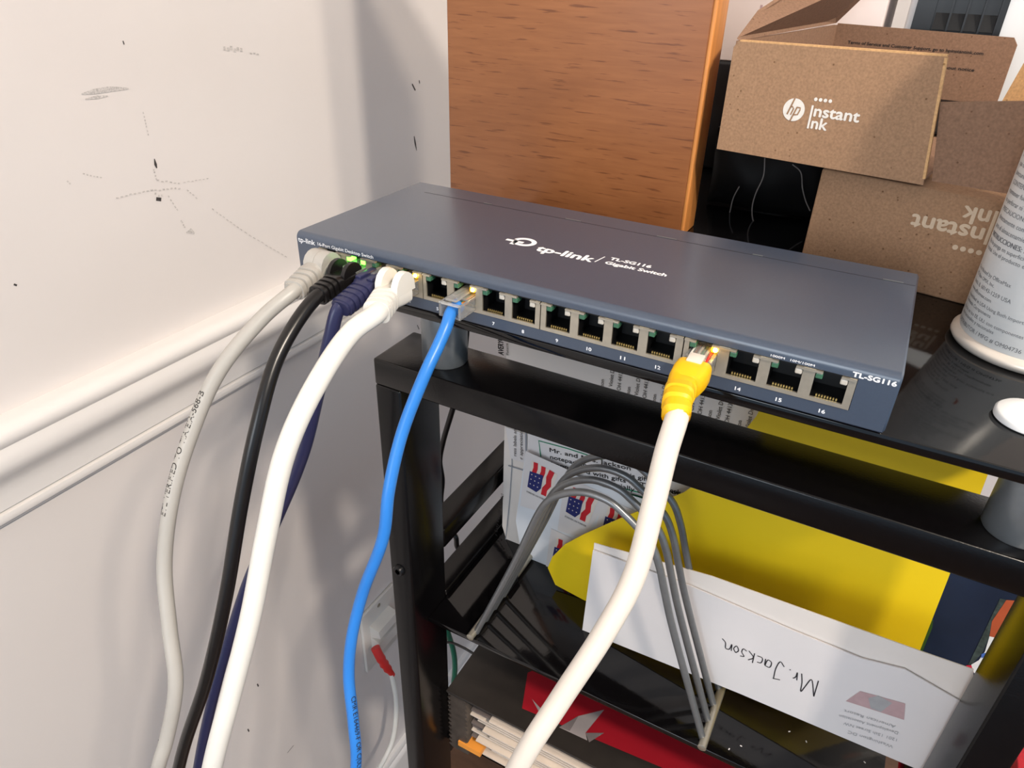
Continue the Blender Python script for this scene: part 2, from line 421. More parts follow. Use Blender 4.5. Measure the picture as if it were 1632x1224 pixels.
scuff('scuff_mark', [([(-0.20970, 0.07630, 0.09453), (-0.20970, 0.07658, 0.09224)], 0.0008), ([(-0.20970, -0.03917, -0.03714), (-0.20970, -0.03765, -0.03855)], 0.0012), ([(-0.20970, 0.38714, -0.24593), (-0.20970, 0.39062, -0.25347)], 0.001)], 'scuff_dark')
scuff('scuff_mark', [([(-0.20970, -0.05523, -0.49626), (-0.20970, -0.04774, -0.49451)], 0.0008), ([(-0.20970, 0.07652, -0.70119), (-0.20970, 0.08749, -0.70079)], 0.0008), ([(-0.20970, 0.05922, -0.54827), (-0.20970, 0.05998, -0.55350)], 0.0016), ([(-0.20970, 0.03474, -0.59774), (-0.20970, 0.03540, -0.60322)], 0.0016)], 'scuff_dark')

# ------------------------------------------------------------------ shelf rack
rack = thing('shelf_rack', (0.2, 0.25, ZF), 'black metal shelf rack with black glass shelves on grey posts', 'shelf')
x0, x1, tw, td = 0.040, 0.3763, 0.017, 0.038
zt_ = -0.040; yb0 = 0.53
def bar(name, lo, hi, m='blackmetal', r=0.0012): return autosmooth(G().bbox(lo, hi, r).put(name, m, rack), 50)
for ya in (0.005, yb0):
    for xa in (x0, x1-tw):
        bar('leg', (xa, ya, ZF), (xa+tw, ya+td, zt_-0.0165))
    bar('top_rail', (x0, ya, zt_-0.0165), (x1, ya+td, zt_))
for xa in (x0, x1-tw):
    if xa == x0: bar('side_rail', (xa, 0.005+td, -0.2035), (xa+tw, yb0, -0.187))
    bar('side_rail', (xa, 0.005+td, -0.2680 if xa > x0 else -0.2620), (xa+tw, yb0, -0.2515 if xa > x0 else -0.2455))
    bar('side_rail', (xa, 0.005+td, -0.4410), (xa+tw, yb0, -0.4245))
tw = 0.017
for ya in (0.0245, yb0+0.02):
    for xa in (0.0742, 0.3430):
        g = G().rings([(xa, ya, zt_), (xa, ya, zt_+0.0006), (xa, ya, -0.0068), (xa, ya, -0.0060)], [0.0120, 0.0124, 0.0124, 0.0120], 40)
        autosmooth(g.put('standoff_post', 'post', rack), 40)
autosmooth(G().bbox((0.0415, 0.0020, -0.0060), (0.3745, 0.575, -0.0010), 0.0006).put('glass_top', 'glass', rack), 50)
autosmooth(G().bbox((0.0572, 0.0200, -0.2540), (0.3490, 0.40, -0.2500), 0.0005).put('glass_shelf', 'glass', rack), 50)
autosmooth(G().bbox((0.0572, 0.0440, -0.4242), (0.3590, 0.45, -0.4202), 0.0005).put('glass_shelf', 'glass', rack), 50)
b0 = V((0.04731, 0.00500, -0.19541))
g = G().rings([b0, b0+V((0,-0.0012,0)), b0+V((0,-0.0026,0)), b0+V((0,-0.0026,0)), b0+V((0,-0.0012,0))], [0.0042, 0.0042, 0.0034, 0.0019, 0.0017], 24)
autosmooth(g.put('bolt', 'bolt', rack), 40)
# specks of lint on the shelf
for i, q in enumerate([(0.27229, 0.03249, -0.24990), (0.26657, 0.02700, -0.24990), (0.33816, 0.05820, -0.24990), (0.29580, 0.05642, -0.24990), (0.30594, 0.05473, -0.24990)]):
    q = V(q); a = i*1.3; u = V((math.cos(a), math.sin(a), 0)); w = V((-math.sin(a), math.cos(a), 0))
    G().box((-0.0006, -0.0003, 0), (0.0006, 0.0003, 0.0002), Matrix((u, w, Z)).transposed(), q).put('lint_speck', 'paper', rack)

# ------------------------------------------------------------------ network switch
SW, SD, SH = 0.286, 0.1117, 0.0254
sw = thing('network_switch', (SW/2, SD/2, 0), 'slate blue sixteen port network switch lying flat on black glass shelf', 'network switch')
ox0, ox1, oz0, oz1 = 0.0152, 0.2722, 0.0062, 0.0200
def rprof():
    P = [(0.0, oz1), (0.0, SH-0.0034)]
    for k in range(1, 7):
        a = math.radians(15*k); P.append((0.0034-0.0034*math.cos(a), SH-0.0034+0.0034*math.sin(a)))
    P += [(SD-0.001, SH), (SD, SH-0.001), (SD, 0.001), (SD-0.001, 0), (0.0008, 0), (0, 0.0008), (0, oz0), (0.004, oz0), (0.004, oz0), (0.022, oz0), (0.022, oz1)]
    return P
g = G(); pf = rprof(); n = len(pf)
for xa, xb in ((ox0, ox1),):
    g.add([(x, y, z) for x in (xa, xb) for y, z in pf], [(i, (i+1) % n, n+(i+1) % n, n+i) for i in range(n)])
pe = [p for p in pf if not (p[0] in (0.004, 0.022))]; ne = len(pe)
for xa, xb in ((0.0, ox0), (ox1, SW)):
    e = 0.0008
    a, b = (xa+e, xb) if xa == 0 else (xa, xb-e)
    g.add([(x, y, z) for x in (a, b) for y, z in pe], [(i, (i+1) % ne, ne+(i+1) % ne, ne+i) for i in range(ne)] + [tuple(range(ne)), tuple(range(2*ne-1, ne-1, -1))])
    cx = a if xa == 0 else b; ex = xa if xa == 0 else xb
    cen = V((cx, SD/2, SH/2))
    inn = [(ex, SD/2+(y-SD/2)*0.985, SH/2+(z-SH/2)*0.93) for y, z in pe]
    g.add([(cx, y, z) for y, z in pe] + inn, [(i, (i+1) % ne, ne+(i+1) % ne, ne+i) for i in range(ne)] + [tuple(range(ne, 2*ne))])
autosmooth(g.put('case', 'case', sw), 30)
# lid seam and its bright slots
G().box((0.0157, 0.0938, SH), (0.2850, 0.0942, SH+0.00006)).put('lid_seam', 'cavity', sw)
for a, b in ((0.0567, 0.0619), (0.1091, 0.1184), (0.1620, 0.1725), (0.2117, 0.2165), (0.2714, 0.2800)):
    G().box((a, 0.0944, SH), (b, 0.0954, SH+0.0002)).put('lid_slot', 'post', sw)
for xa in (0.055, 0.25):
    for ya in (0.02, 0.095):
        G().cyl((xa, ya, -0.001), (xa, ya, 0), 0.005, n=20).put('rubber_foot', 'blackpl', sw)
# ports
PX = [0.0235, 0.0392, 0.0550, 0.0706, 0.0870, 0.1026, 0.1181, 0.1336, 0.1507, 0.1663, 0.1820, 0.1977, 0.2150, 0.2312, 0.2472, 0.2634]
GE = [(0.0154, 0.0789), (0.0793, 0.1418), (0.1423, 0.2066), (0.2071, 0.2720)]
yf = -0.0003
def portframe(i):
    gi = i//4; k = i % 4; lo, hi = GE[gi]
    c = PX[i]
    a = lo if k == 0 else (PX[i-1]+c)/2
    b = hi if k == 3 else (PX[i+1]+c)/2
    h = 0.0059; z0, z1, zb, zt = 0.0081, 0.0160, 0.0064, 0.0198
    nt = 0.0033
    g = G()
    # front shield plate round the opening
    g.box((a, yf, zb), (b, 0.0006, z0)); g.box((a, yf, z0), (c-h, 0.0006, zt)); g.box((c+h, yf, z0), (b, 0.0006, zt))
    g.box((a, yf-0.0008, 0.0189), (c-nt, 0.0006, 0.0197)); g.box((c+nt, yf-0.0008, 0.0189), (b, 0.0006, 0.0197))
    p = g.put('port', 'port', sw)
    e = G().box((a+0.0001, 0.0006, zb), (c-h, 0.014, zt)).box((c+h, 0.0006, zb), (b-0.0001, 0.014, zt)).box((c-h, 0.0006, zb), (c+h, 0.014, z0)).box((c-h, 0.0125, z0), (c+h, 0.014, zt)).box((c-h, 0.0006, zt-0.0006), (c+h, 0.014, zt))
    cv = e.put('port_cavity', 'cavity', p)
    cg = G()
    for q in range(8):
        xx = c - 0.0036 + q*0.00103
        cg.box((xx-0.00028, 0.0012, z0), (xx+0.00028, 0.0018, z0+0.0010))
    cg.put('contact_row', 'gold', p)
    G().bbox((c-h+0.0002, yf-0.0004, 0.0164), (c-nt+0.0002, 0.004, 0.0187), 0.0004).put('status_lens', 'led_g' if i == 1 else 'led_off_g', p)
    lit = i in (2, 3, 5, 12)
    G().bbox((c+nt-0.0002, yf-0.0006, 0.0164), (c+h-0.0002, 0.004, 0.0188), 0.0005).put('status_lens', 'led_y' if lit else ('led_g' if i == 1 else 'led_off_w'), p)
    if lit:
        q = V((c+(nt+h)/2+0.0002, yf-0.0006, 0.0178)); u = G()
        bmx = bmesh.new(); bmesh.ops.create_uvsphere(bmx, u_segments=12, v_segments=8, radius=0.0010)
        bmx.verts.index_update()
        u.add([q+v.co for v in bmx.verts], [[v.index for v in f.verts] for f in bmx.faces]); bmx.free()
        u.put('light_core', 'led_hot', p, True)
for i in range(16): portframe(i)
# lettering
t = Tx()
t.line('tp-link', (0.0017, -0.00008, 0.0203), X, Z, h=0.0026, w=0.0112, bold=0.00006)
t.line('16-Port Gigabit Desktop Switch', (0.0148, -0.00008, 0.0207), X, Z, h=0.0017, w=0.0352, bold=0.00003)
t.line('TL-SG116', (0.2698, -0.00008, 0.0206), X, Z, h=0.0019, w=0.0148, bold=0.00014)
t.line('1000M', (0.2405, -0.00008, 0.0206), X, Z, h=0.0009, w=0.0052, bold=0.00003)
t.line('10M/100M', (0.2478, -0.00008, 0.0206), X, Z, h=0.0009, w=0.0088, bold=0.00003)
for i, x in enumerate(PX):
    s = str(i+1); w = 0.0011*len(s)
    t.line(s, (x-w/2, -0.00008, 0.0022), X, Z, h=0.0016, w=w, bold=0.00008)
t.put('front_lettering', 'white_ink', sw)
zt2 = SH+0.00008
t = Tx()
t.line('tp-link', (0.1172, 0.0418, zt2), X, Y, h=0.0074, w=0.0300, bold=0.0004)
t.line('TL-SG116', (0.1535, 0.0497, zt2), X, Y, h=0.0034, w=0.0205, bold=0.00022)
t.line('Gigabit Switch', (0.1535, 0.0436, zt2), X, Y, h=0.0034, w=0.0300, bold=0.00022)
ribbon(t, [(0.1487, 0.0430, zt2), (0.1503, 0.0520, zt2)], 0.0006, Z)
t.put('top_lettering', 'white_ink', sw)
t = G()   # logo mark: round loop with a stem and a side bar
cx, cy = 0.1075, 0.0492
arc = [(cx+0.0052*math.cos(a), cy+0.0046*math.sin(a), zt2) for a in [math.radians(k) for k in range(170, -150, -12)]]
ribbon(t, arc, 0.0026, Z)
ribbon(t, [(cx-0.0096, cy-0.0014, zt2), (cx+0.0002, cy-0.0014, zt2)], 0.0024, Z)
ribbon(t, [(cx-0.0042, cy-0.0004, zt2), (cx-0.0042, cy-0.0062, zt2)], 0.0024, Z)
t.put('logo_mark', 'white_ink', sw)

# ------------------------------------------------------------------ patch cables
def frame_of(c):
    T = [(c[min(i+1, len(c)-1)]-c[max(i-1, 0)]).normalized() for i in range(len(c))]
    return T
def cord_text(body, c, r, s0, dirv, h, m, parent, rev=False, name='printed_text'):
    """lettering wrapped on the jacket, starting at arc length s0"""
    acc = [0.0]
    for i in range(1, len(c)): acc.append(acc[-1]+(c[i]-c[i-1]).length)
    vs, fs, tw = textgeo(body); k = h/0.70
    T = frame_of(c); out = []
    for v in vs:
        s = s0 + (-v.x*k if rev else v.x*k)
        s = min(max(s, 0), acc[-1]-1e-6)
        j = max(i for i in range(len(acc)) if acc[i] <= s)
        f = (s-acc[j])/max(1e-9, acc[j+1]-acc[j])
        p = c[j].lerp(c[j+1], f); tt = T[j].lerp(T[j+1], f).normalized()
        if rev: tt = -tt
        u = V(dirv); u = (u-tt*u.dot(tt)).normalized(); w = u.cross(tt)
        a = (v.y*k - h/2)/r
        out.append(p + (u*math.cos(a) + w*math.sin(a))*(r+0.00008))
    return put(name, out, fs, m, parent)
def boot(parent, m, pts, sec, ribs=True, name='boot'):
    """lofted strain relief: sec = list of (half width, half height, exponent) along pts"""
    g = G(); n = 24; P = [V(p) for p in pts]; vs = []
    for i, p in enumerate(P):
        t = (P[min(i+1, len(P)-1)]-P[max(i-1, 0)]).normalized()
        sx = t.cross(Z).normalized(); up = sx.cross(t).normalized()
        hw, hh, e = sec[i]
        for k in range(n):
            a = 2*math.pi*k/n; ca, sa = math.cos(a), math.sin(a)
            vs.append(p + sx*hw*math.copysign(abs(ca)**(2/e), ca) + up*hh*math.copysign(abs(sa)**(2/e), sa))
    fs = [(i*n+k, i*n+(k+1) % n, (i+1)*n+(k+1) % n, (i+1)*n+k) for i in range(len(P)-1) for k in range(n)]
    fs += [tuple(range(n)), tuple((len(P)-1)*n+k for k in range(n))]
    o = g.add(vs, fs).put(name, m, parent); return autosmooth(o, 35)
def ribbed(p0, p1, s0, s1, nr, depth=0.82):
    """stations from p0 to p1 alternating full and grooved sections"""
    P, Sx = [], []
    p0, p1 = V(p0), V(p1)
    for i in range(nr):
        for f, gsc in ((0.0, 1), (0.55, 1), (0.62, depth), (0.93, depth)):
            q = (i+f)/nr
            P.append(p0.lerp(p1, q)); hw = s0[0]+(s1[0]-s0[0])*q; hh = s0[1]+(s1[1]-s0[1])*q
            Sx.append((hw*gsc, hh*gsc, 3.0))
    return P, Sx
def ears(parent, m, x, y0, y1, zb, zt, gap=0.0044, th=0.0021, name='latch_guard'):
    for s in (-1, 1):
        xc = x+s*gap
        pl = []
        for q in range(9):
            a = math.pi*q/8
            pl.append((xc-th/2, (y0+y1)/2-(y1-y0)/2*math.cos(a), zb+(zt-zb)*math.sin(a)**0.8))
        o = G().prism(pl, (th, 0, 0)).put(name, m, parent); autosmooth(o, 40)
def plug(parent, x, y0=-0.0075, m='clear', z=0.0118):
    g = G().bbox((x-0.0058, y0, z-0.0036), (x+0.0058, 0.0095, z+0.0034), 0.0004)
    g.box((x-0.0030, y0+0.0005, z+0.0036), (x+0.0030, 0.008, z+0.0046))
    return g.put('connector', m, parent)
def cable(name, label, port, pts, r, cm, bm_, start, flat=1.0, tail=()):
    x = PX[port]
    o = thing(name, (x, -0.03, 0.0118), label, 'network cable')
    P = [V(p) for p in start] + [V(p) for p in pts] + [V(p) for p in tail]
    c = spline(P, 10)
    ob = G().rings(c, [r]*len(c), 16, True, flat, (0, 0, 1)).put('cord', cm, o)
    autosmooth(ob, 60)
    return o, c, x
zc = 0.0118
# grey
pts = [(0.02646, -0.03100, 0.01031), (0.02032, -0.04700, 0.00109), (0.01151, -0.07000, -0.01914), (0.00589, -0.08800, -0.04588), (0.00389, -0.10400, -0.07307), (0.00320, -0.11700, -0.10696), (0.01097, -0.12800, -0.13560), (0.01953, -0.13800, -0.16097), (0.01730, -0.15000, -0.19247), (0.01475, -0.15700, -0.20821)]
o, c, x = cable('patch_cable', 'light grey network cable with grey ribbed boot, leftmost on the switch', 0, pts, 0.0036, 'c_gray', 'c_gray', [(PX[0], -0.012, zc), (PX[0], -0.022, zc-0.001)], tail=[(-0.06, -0.20, -0.5), (-0.08, -0.24, -1.02)])
plug(o, x)
P, Sx = ribbed((x, -0.0165, zc), V(pts[0])+V((-0.001, -0.001, -0.001)), (0.0062, 0.0056), (0.0052, 0.0050), 4)
boot(o, 'c_gray', [(x, -0.0005, zc+0.0012), (x, -0.005, zc+0.0012), (x, -0.010, zc+0.0008), (x, -0.0155, zc)] + P, [(0.0058, 0.0060, 4), (0.0064, 0.0066, 3.5), (0.0064, 0.0066, 3.2), (0.0058, 0.0054, 3)] + Sx)
ears(o, 'c_gray', x, -0.0150, -0.0002, zc+0.002, zc+0.0102, gap=0.0030, th=0.0058)
cord_text('ETL VERIFIED TO TIA/EIA-568-B', c, 0.0036, 0.145, (-0.03, -0.70, 0.37), 0.0032, 'print_black', o, rev=True)
# black
pts = [(0.04040, -0.03000, 0.01060), (0.04062, -0.04300, 0.00520), (0.04082, -0.06200, -0.00948), (0.04224, -0.08000, -0.03433), (0.03916, -0.09400, -0.06914), (0.03414, -0.11000, -0.11829), (0.02292, -0.12400, -0.17025), (0.00189, -0.14200, -0.24065)]
o, c, x = cable('patch_cable', 'black network cable with black boot, between the grey and navy cables', 1, pts, 0.0034, 'c_black', 'c_black', [(PX[1], -0.012, zc), (PX[1], -0.021, zc-0.001)], tail=[(-0.05, -0.19, -0.5), (-0.07, -0.23, -1.02)])
plug(o, x)
P, Sx = ribbed((x, -0.0175, zc-0.0005), V(pts[0])+V((-0.001, -0.001, -0.001)), (0.0056, 0.0050), (0.0050, 0.0046), 4)
boot(o, 'c_black', [(x, -0.0050, zc-0.001), (x, -0.010, zc-0.001), (x, -0.0165, zc-0.0006)] + P, [(0.0062, 0.0044, 4), (0.0062, 0.0046, 4), (0.0058, 0.0046, 3)] + Sx)
ears(o, 'c_black', x, -0.0165, -0.0025, zc+0.001, zc+0.0088)
# navy
pts = [(0.05242, -0.03000, 0.00705), (0.04965, -0.03500, -0.00627), (0.04245, -0.04000, -0.03542), (0.03196, -0.04600, -0.07372), (0.00831, -0.05200, -0.12690), (-0.01190, -0.06200, -0.17270), (-0.02419, -0.07500, -0.21624), (-0.02912, -0.09000, -0.25043), (-0.03953, -0.11200, -0.31844)]
o, c, x = cable('patch_cable', 'dark navy flat network cable passing behind the white cable', 2, pts, 0.0036, 'c_navy', 'c_navy', [(PX[2], -0.012, zc-0.001), (PX[2], -0.022, zc-0.002)], flat=0.80, tail=[(-0.05, -0.17, -0.5), (-0.06, -0.21, -1.02)])
plug(o, x)
P, Sx = ribbed((x, -0.0150, zc-0.0008), (x-0.001, -0.0315, zc-0.0045), (0.0062, 0.0046), (0.0058, 0.0042), 5, 0.88)
boot(o, 'c_navy', [(x, -0.0015, zc-0.0005), (x, -0.0145, zc-0.0005)] + P, [(0.0062, 0.0046, 5), (0.0062, 0.0046, 5)] + Sx)
for s in (-1, 1):
    autosmooth(G().bbox((x+s*0.0034-0.0017, -0.0145, zc+0.0036), (x+s*0.0034+0.0017, -0.0020, zc+0.0054), 0.0005).put('latch_guard', 'c_navy', o), 40)
# white
pts = [(0.07614, -0.03100, 0.01107), (0.07254, -0.04600, 0.00622), (0.07193, -0.07200, -0.00939), (0.06912, -0.09000, -0.03185), (0.06742, -0.10600, -0.06571), (0.06689, -0.12200, -0.10087), (0.06422, -0.13800, -0.13528), (0.05838, -0.15400, -0.17668)]
o, c, x = cable('patch_cable', 'thick white network cable with white two eared boot', 3, pts, 0.0046, 'c_white', 'c_white', [(PX[3], -0.012, zc), (PX[3], -0.022, zc-0.0005)], tail=[(-0.02, -0.20, -0.5), (-0.04, -0.24, -1.02)])
plug(o, x, -0.0100)
P, Sx = ribbed((x, -0.0180, zc-0.0005), V(pts[0])+V((-0.001, -0.001, -0.001)), (0.0066, 0.0058), (0.0062, 0.0056), 4, 0.78)
boot(o, 'c_white', [(x, -0.0060, zc-0.001), (x, -0.010, zc-0.001), (x, -0.0170, zc-0.0006)] + P, [(0.0064, 0.0048, 4), (0.0064, 0.0050, 4), (0.0064, 0.0052, 3)] + Sx)
ears(o, 'c_white', x, -0.0180, -0.0035, zc+0.001, zc+0.0112, gap=0.0046, th=0.0036)
# blue, clear plug without boot
pts = [(0.10373, -0.01750, 0.00560), (0.10339, -0.02450, -0.00190), (0.10272, -0.03300, -0.01029), (0.09924, -0.04900, -0.03610), (0.09985, -0.06200, -0.05926), (0.09923, -0.06800, -0.08327), (0.08992, -0.07600, -0.11793), (0.08634, -0.08400, -0.14563), (0.08717, -0.09000, -0.16722), (0.09316, -0.09700, -0.19005), (0.09747, -0.10400, -0.21735)]
o, c, x = cable('patch_cable', 'bright blue network cable with clear bootless plug', 5, pts, 0.0031, 'c_blue', 'c_blue', [(PX[5], -0.006, zc-0.001), (PX[5]-0.0002, -0.0115, zc-0.0022)], flat=0.92, tail=[(0.05, -0.15, -0.5), (0.03, -0.20, -1.02)])
g = G()
zz = zc-0.0006
g.bbox((x-0.0058, -0.0135, zz-0.0040), (x-0.0046, 0.009, zz+0.0032), 0.0004)
g.bbox((x+0.0046, -0.0135, zz-0.0040), (x+0.0058, 0.009, zz+0.0032), 0.0004)
g.bbox((x-0.0056, -0.0130, zz-0.0042), (x+0.0056, 0.009, zz-0.0032), 0.0003)
g.bbox((x-0.0056, -0.0055, zz+0.0022), (x+0.0056, 0.009, zz+0.0032), 0.0003)
g.bbox((x-0.0056, -0.0138, zz+0.0024), (x+0.0056, -0.0122, zz+0.0034), 0.0003)
g.bbox((x-0.0030, -0.0125, zz+0.0040), (x+0.0030, 0.006, zz+0.0050), 0.0003)
g.put('connector', 'clear', o)
for k, (mm, dx) in enumerate((('or_wire', 0.0034), ('or_wire', 0.0024), ('gr_wire', 0.0013), ('c_blue', 0.0003), ('c_white', -0.0008), ('gr_wire', -0.0018), ('c_white', -0.0028), ('br_wire', -0.0037))):
    tube('inner_wire', [(x+dx*0.35, -0.0095, zz-0.0008+0.0006*(k % 2)), (x+dx*0.8, -0.004, zz+0.0008), (x+dx, 0.008, zz+0.0006)], 0.0005, mm, o, n=8, res=4)
cord_text('CMR E164469-F OR C(UL) CM ---- (UL) VERIFIED', c, 0.0031, 0.215, (0.88, -0.15, 0.57), 0.0026, 'print_black', o)
# cream cable with yellow boot
pts = [(0.22044, -0.05200, 0.01459), (0.22070, -0.06000, 0.00587), (0.22149, -0.07000, -0.01147), (0.22171, -0.08200, -0.03356), (0.21725, -0.09400, -0.05258), (0.20878, -0.10800, -0.07785), (0.19989, -0.12200, -0.10685)]
xx = PX[12]
o, c, x = cable('patch_cable', 'cream network cable with bright yellow boot, at the right of the switch', 12, pts, 0.0041, 'c_cream', 'c_cream', [(xx, -0.012, zc), (xx-0.0004, -0.0245, zc-0.001), V(pts[0]).lerp(V((xx-0.0006, -0.0245, zc-0.001)), 0.4)], tail=[(0.13, -0.17, -0.5), (0.10, -0.22, -1.02)])
plug(o, x, -0.0085)
pe_ = [(xx, -0.0120, zc+0.0004), (xx, -0.0170, zc+0.0004), (xx-0.0004, -0.0220, zc-0.0004)]
P, Sx = ribbed((xx-0.0006, -0.0245, zc-0.0010), V(pts[0]), (0.0058, 0.0056), (0.0049, 0.0049), 4, 0.84)
# bend the ribbed half downwards
for i in range(len(P)):
    q = i/(len(P)-1); P[i] = P[i] + V((0, -0.0035*math.sin(math.pi*q), 0.0030*math.sin(math.pi*q)))
boot(o, 'c_yellow', [(xx, -0.0085, zc-0.0002)] + pe_ + P, [(0.0060, 0.0038, 4), (0.0070, 0.0052, 4), (0.0070, 0.0056, 4), (0.0064, 0.0056, 3.5)] + Sx)
autosmooth(G().bbox((xx-0.0030, -0.0150, zc+0.0050), (xx+0.0030, -0.0080, zc+0.0066), 0.0006).put('latch_pad', 'c_cream', o), 40)
for k, (mm, dx) in enumerate((('c_white', -0.0036), ('br_wire', -0.0022), ('c_white', -0.0008), ('gr_wire', 0.0006), ('c_white', 0.002), ('c_red', 0.0034))):
    tube('inner_wire', [(x+dx, -0.0086, zc+0.0030), (x+dx, -0.004, zc+0.0038), (x+dx, 0.004, zc+0.0034)], 0.0006, mm, o, n=8, res=4)

# power lead behind the switch
o = thing('power_lead', (0.040, SD+0.004, 0.01), 'black power plug and lead behind the switch by the wood board', 'power lead')
g = G().rings([(0.040, SD+0.0002, 0.0135), (0.040, SD+0.010, 0.0135), (0.040, SD+0.018, 0.0135), (0.040, SD+0.026, 0.0125)], [0.0055, 0.0055, 0.0045, 0.0030], 16)
autosmooth(g.put('plug', 'blackpl', o), 40)
tube('cord', [(0.040, SD+0.024, 0.0128), (0.038, SD+0.034, 0.0090), (0.030, SD+0.044, 0.0040), (0.020, SD+0.050, 0.0035), (0.012, SD+0.053, -0.012)] + [(-0.00835, 0.17000, -0.14934), (-0.01701, 0.17000, -0.18297), (-0.02841, 0.17000, -0.22322), (-0.03246, 0.17000, -0.24562), (-0.03038, 0.17000, -0.26641), (-0.03261, 0.17000, -0.29352), (-0.02706, 0.17000, -0.32226), (-0.01726, 0.17000, -0.32973), (-0.01535, 0.17000, -0.34262), (-0.00409, 0.17000, -0.35444), (-0.01070, 0.17000, -0.36785), (-0.01830, 0.17000, -0.38464), (-0.02516, 0.17000, -0.42417)] + [(-0.06, 0.2, -0.6), (-0.1, 0.25, -1.04)], 0.0025, 'c_black', o)

# ------------------------------------------------------------------ wooden board behind the switch
yb = 0.1780
xl0, xr0 = (-0.02083, 0.17800, 0.00684)[0], (0.15230, 0.17800, 0.00185)[0]
o = thing('wooden_board', (0.07, yb+0.012, -0.001), 'reddish brown stained wooden board standing upright behind the switch', 'board')
autosmooth(G().bbox((xl0, yb, -0.001), (xr0, yb+0.024, 0.30), 0.0012).put('panel', 'wood', o), 50)
autosmooth(G().bbox((xr0-0.0004, yb-0.0002, -0.001), (xr0+0.0022, yb+0.0242, 0.30), 0.0010, seg=3).put('edge_band', 'edgewood', o), 50)

# ------------------------------------------------------------------ instant-ink cartons
def Rz(deg): return Matrix.Rotation(math.radians(deg), 3, 'Z')
def carton_text(parent, o0, u, up, flip, m, scale=1.0):
    """printed mark: disc with hp, dots, instant / ink; o0 = disc centre"""
    o0, u, up = V(o0), V(u).normalized(), V(up).normalized(); k = scale
    nn = u.cross(up).normalized()
    t = Tx()
    if not flip or True:
        disc(t, o0, 0.0060*k, u, up, 40)
    t.put('logo_disc', m, parent)
    q = Tx(); h = o0 + nn*0.00012
    def hs(pts, w): ribbon(q, [h + u*a*k + up*b*k for a, b in pts], w*k, nn)
    hs([(-0.0006, 0.0060), (-0.0032, -0.0028)], 0.0009); hs([(-0.0022, 0.0012), (-0.0010, 0.0016), (-0.0002, 0.0006), (-0.0012, -0.0028)], 0.0008)
    hs([(0.0016, 0.0016), (-0.0008, -0.0060)], 0.0009); hs([(0.0014, 0.0015), (0.0034, 0.0014), (0.0034, 0.0002), (0.0026, -0.0022), (0.0004, -0.0026)], 0.0008)
    q.put('logo_letters', 'card', parent)
    t = Tx()
    b = o0 + u*0.0090*k
    t.line('nstant', b + u*0.0024*k + up*(-0.0018)*k, u, up, h=0.0058*k, w=0.0238*k, bold=0.00025*k)
    t.line('nk', b + u*0.0024*k + up*(-0.0082)*k, u, up, h=0.0058*k, w=0.0084*k, bold=0.00025*k)
    ribbon(t, [b + u*0.0008*k + up*0.0036*k, b + u*0.0008*k + up*(-0.0086)*k], 0.0011*k, nn)
    for d in range(4): disc(t, b + u*(0.0016+0.0026*d)*k + up*0.0068*k, 0.00095*k, u, up, 14)
    t.put('lettering', m, parent)

# lower carton (closed, printed upside down)
R2 = Rz(-12); o2 = V((0.2268, 0.172, -0.001)); u2 = R2 @ X; n2 = R2 @ Y
lo = thing('cardboard_carton', o2 + u2*0.08 + n2*0.08, 'brown kraft carton with upside down white lettering beneath the open one', 'box')
autosmooth(G().bbox((0, 0, 0), (0.140, 0.155, 0.0545), 0.0012, R2, o2).put('body', 'card', lo), 50)
fr = o2 - n2*0.0002
carton_text(lo, fr + u2*((0.08643, 0.03789)[0]+0.0141) + Z*(0.08643, 0.03789)[1], -u2, -Z, True, 'print_faint', 1.4)

# upper carton (open)
R1 = Rz(-9.5); o1 = V((0.1683, 0.170, 0.0566)); u1 = R1 @ X; n1 = R1 @ Y
Wd, Dp, Ht, th = 0.1085, 0.172, 0.0565, 0.0022
up = thing('cardboard_carton', o1 + u1*0.05 + n1*0.08, 'open brown kraft carton with white lettering stacked on the other', 'box')
def L1(a, b, c): return o1 + u1*a + n1*b + Z*c
def panel(name, poly, d, m='card'): return G().prism(poly, d).put(name, m, up)
fp = panel('front_panel', [L1(0, 0, 0), L1(Wd+0.0015, 0, 0), L1(Wd-0.0055, 0, Ht+0.0015), L1(0.002, 0, Ht), L1(0, 0, Ht-0.003)], n1*th)
G().prism([L1(0.003, 0.0002, Ht-0.0004), L1(Wd-0.0054, 0.0002, Ht+0.0011), L1(Wd-0.0054, 0.0002, Ht+0.0024), L1(0.003, 0.0002, Ht+0.0008)], n1*0.003).put('folded_edge', 'card_edge', up)
G().prism([L1(Wd-0.0062, -0.0001, Ht+0.0010), L1(Wd-0.0050, -0.0001, Ht+0.0010), L1(Wd+0.0016, -0.0001, 0.003), L1(Wd+0.0004, -0.0001, 0.003)], n1*0.0024).put('folded_edge', 'card_edge', up)
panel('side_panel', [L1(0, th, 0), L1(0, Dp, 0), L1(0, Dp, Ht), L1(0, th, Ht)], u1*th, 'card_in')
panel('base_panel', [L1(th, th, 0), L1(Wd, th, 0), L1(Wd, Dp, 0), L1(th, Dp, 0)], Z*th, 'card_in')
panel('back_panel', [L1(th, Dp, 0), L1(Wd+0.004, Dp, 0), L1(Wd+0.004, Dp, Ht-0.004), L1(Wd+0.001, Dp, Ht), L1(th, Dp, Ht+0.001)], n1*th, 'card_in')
t = Tx()
t.line('Terms of Service and Customer Support, go to hpinstantink.com', L1(0.012, Dp-0.0002, Ht-0.011), u1, Z, h=0.0019, w=0.084, bold=0.00006)
t.line('change without notice', L1(0.060, Dp-0.0002, Ht-0.021), u1, Z, h=0.0019, w=0.034, bold=0.00006)
t.put('lettering', 'print_black', up)
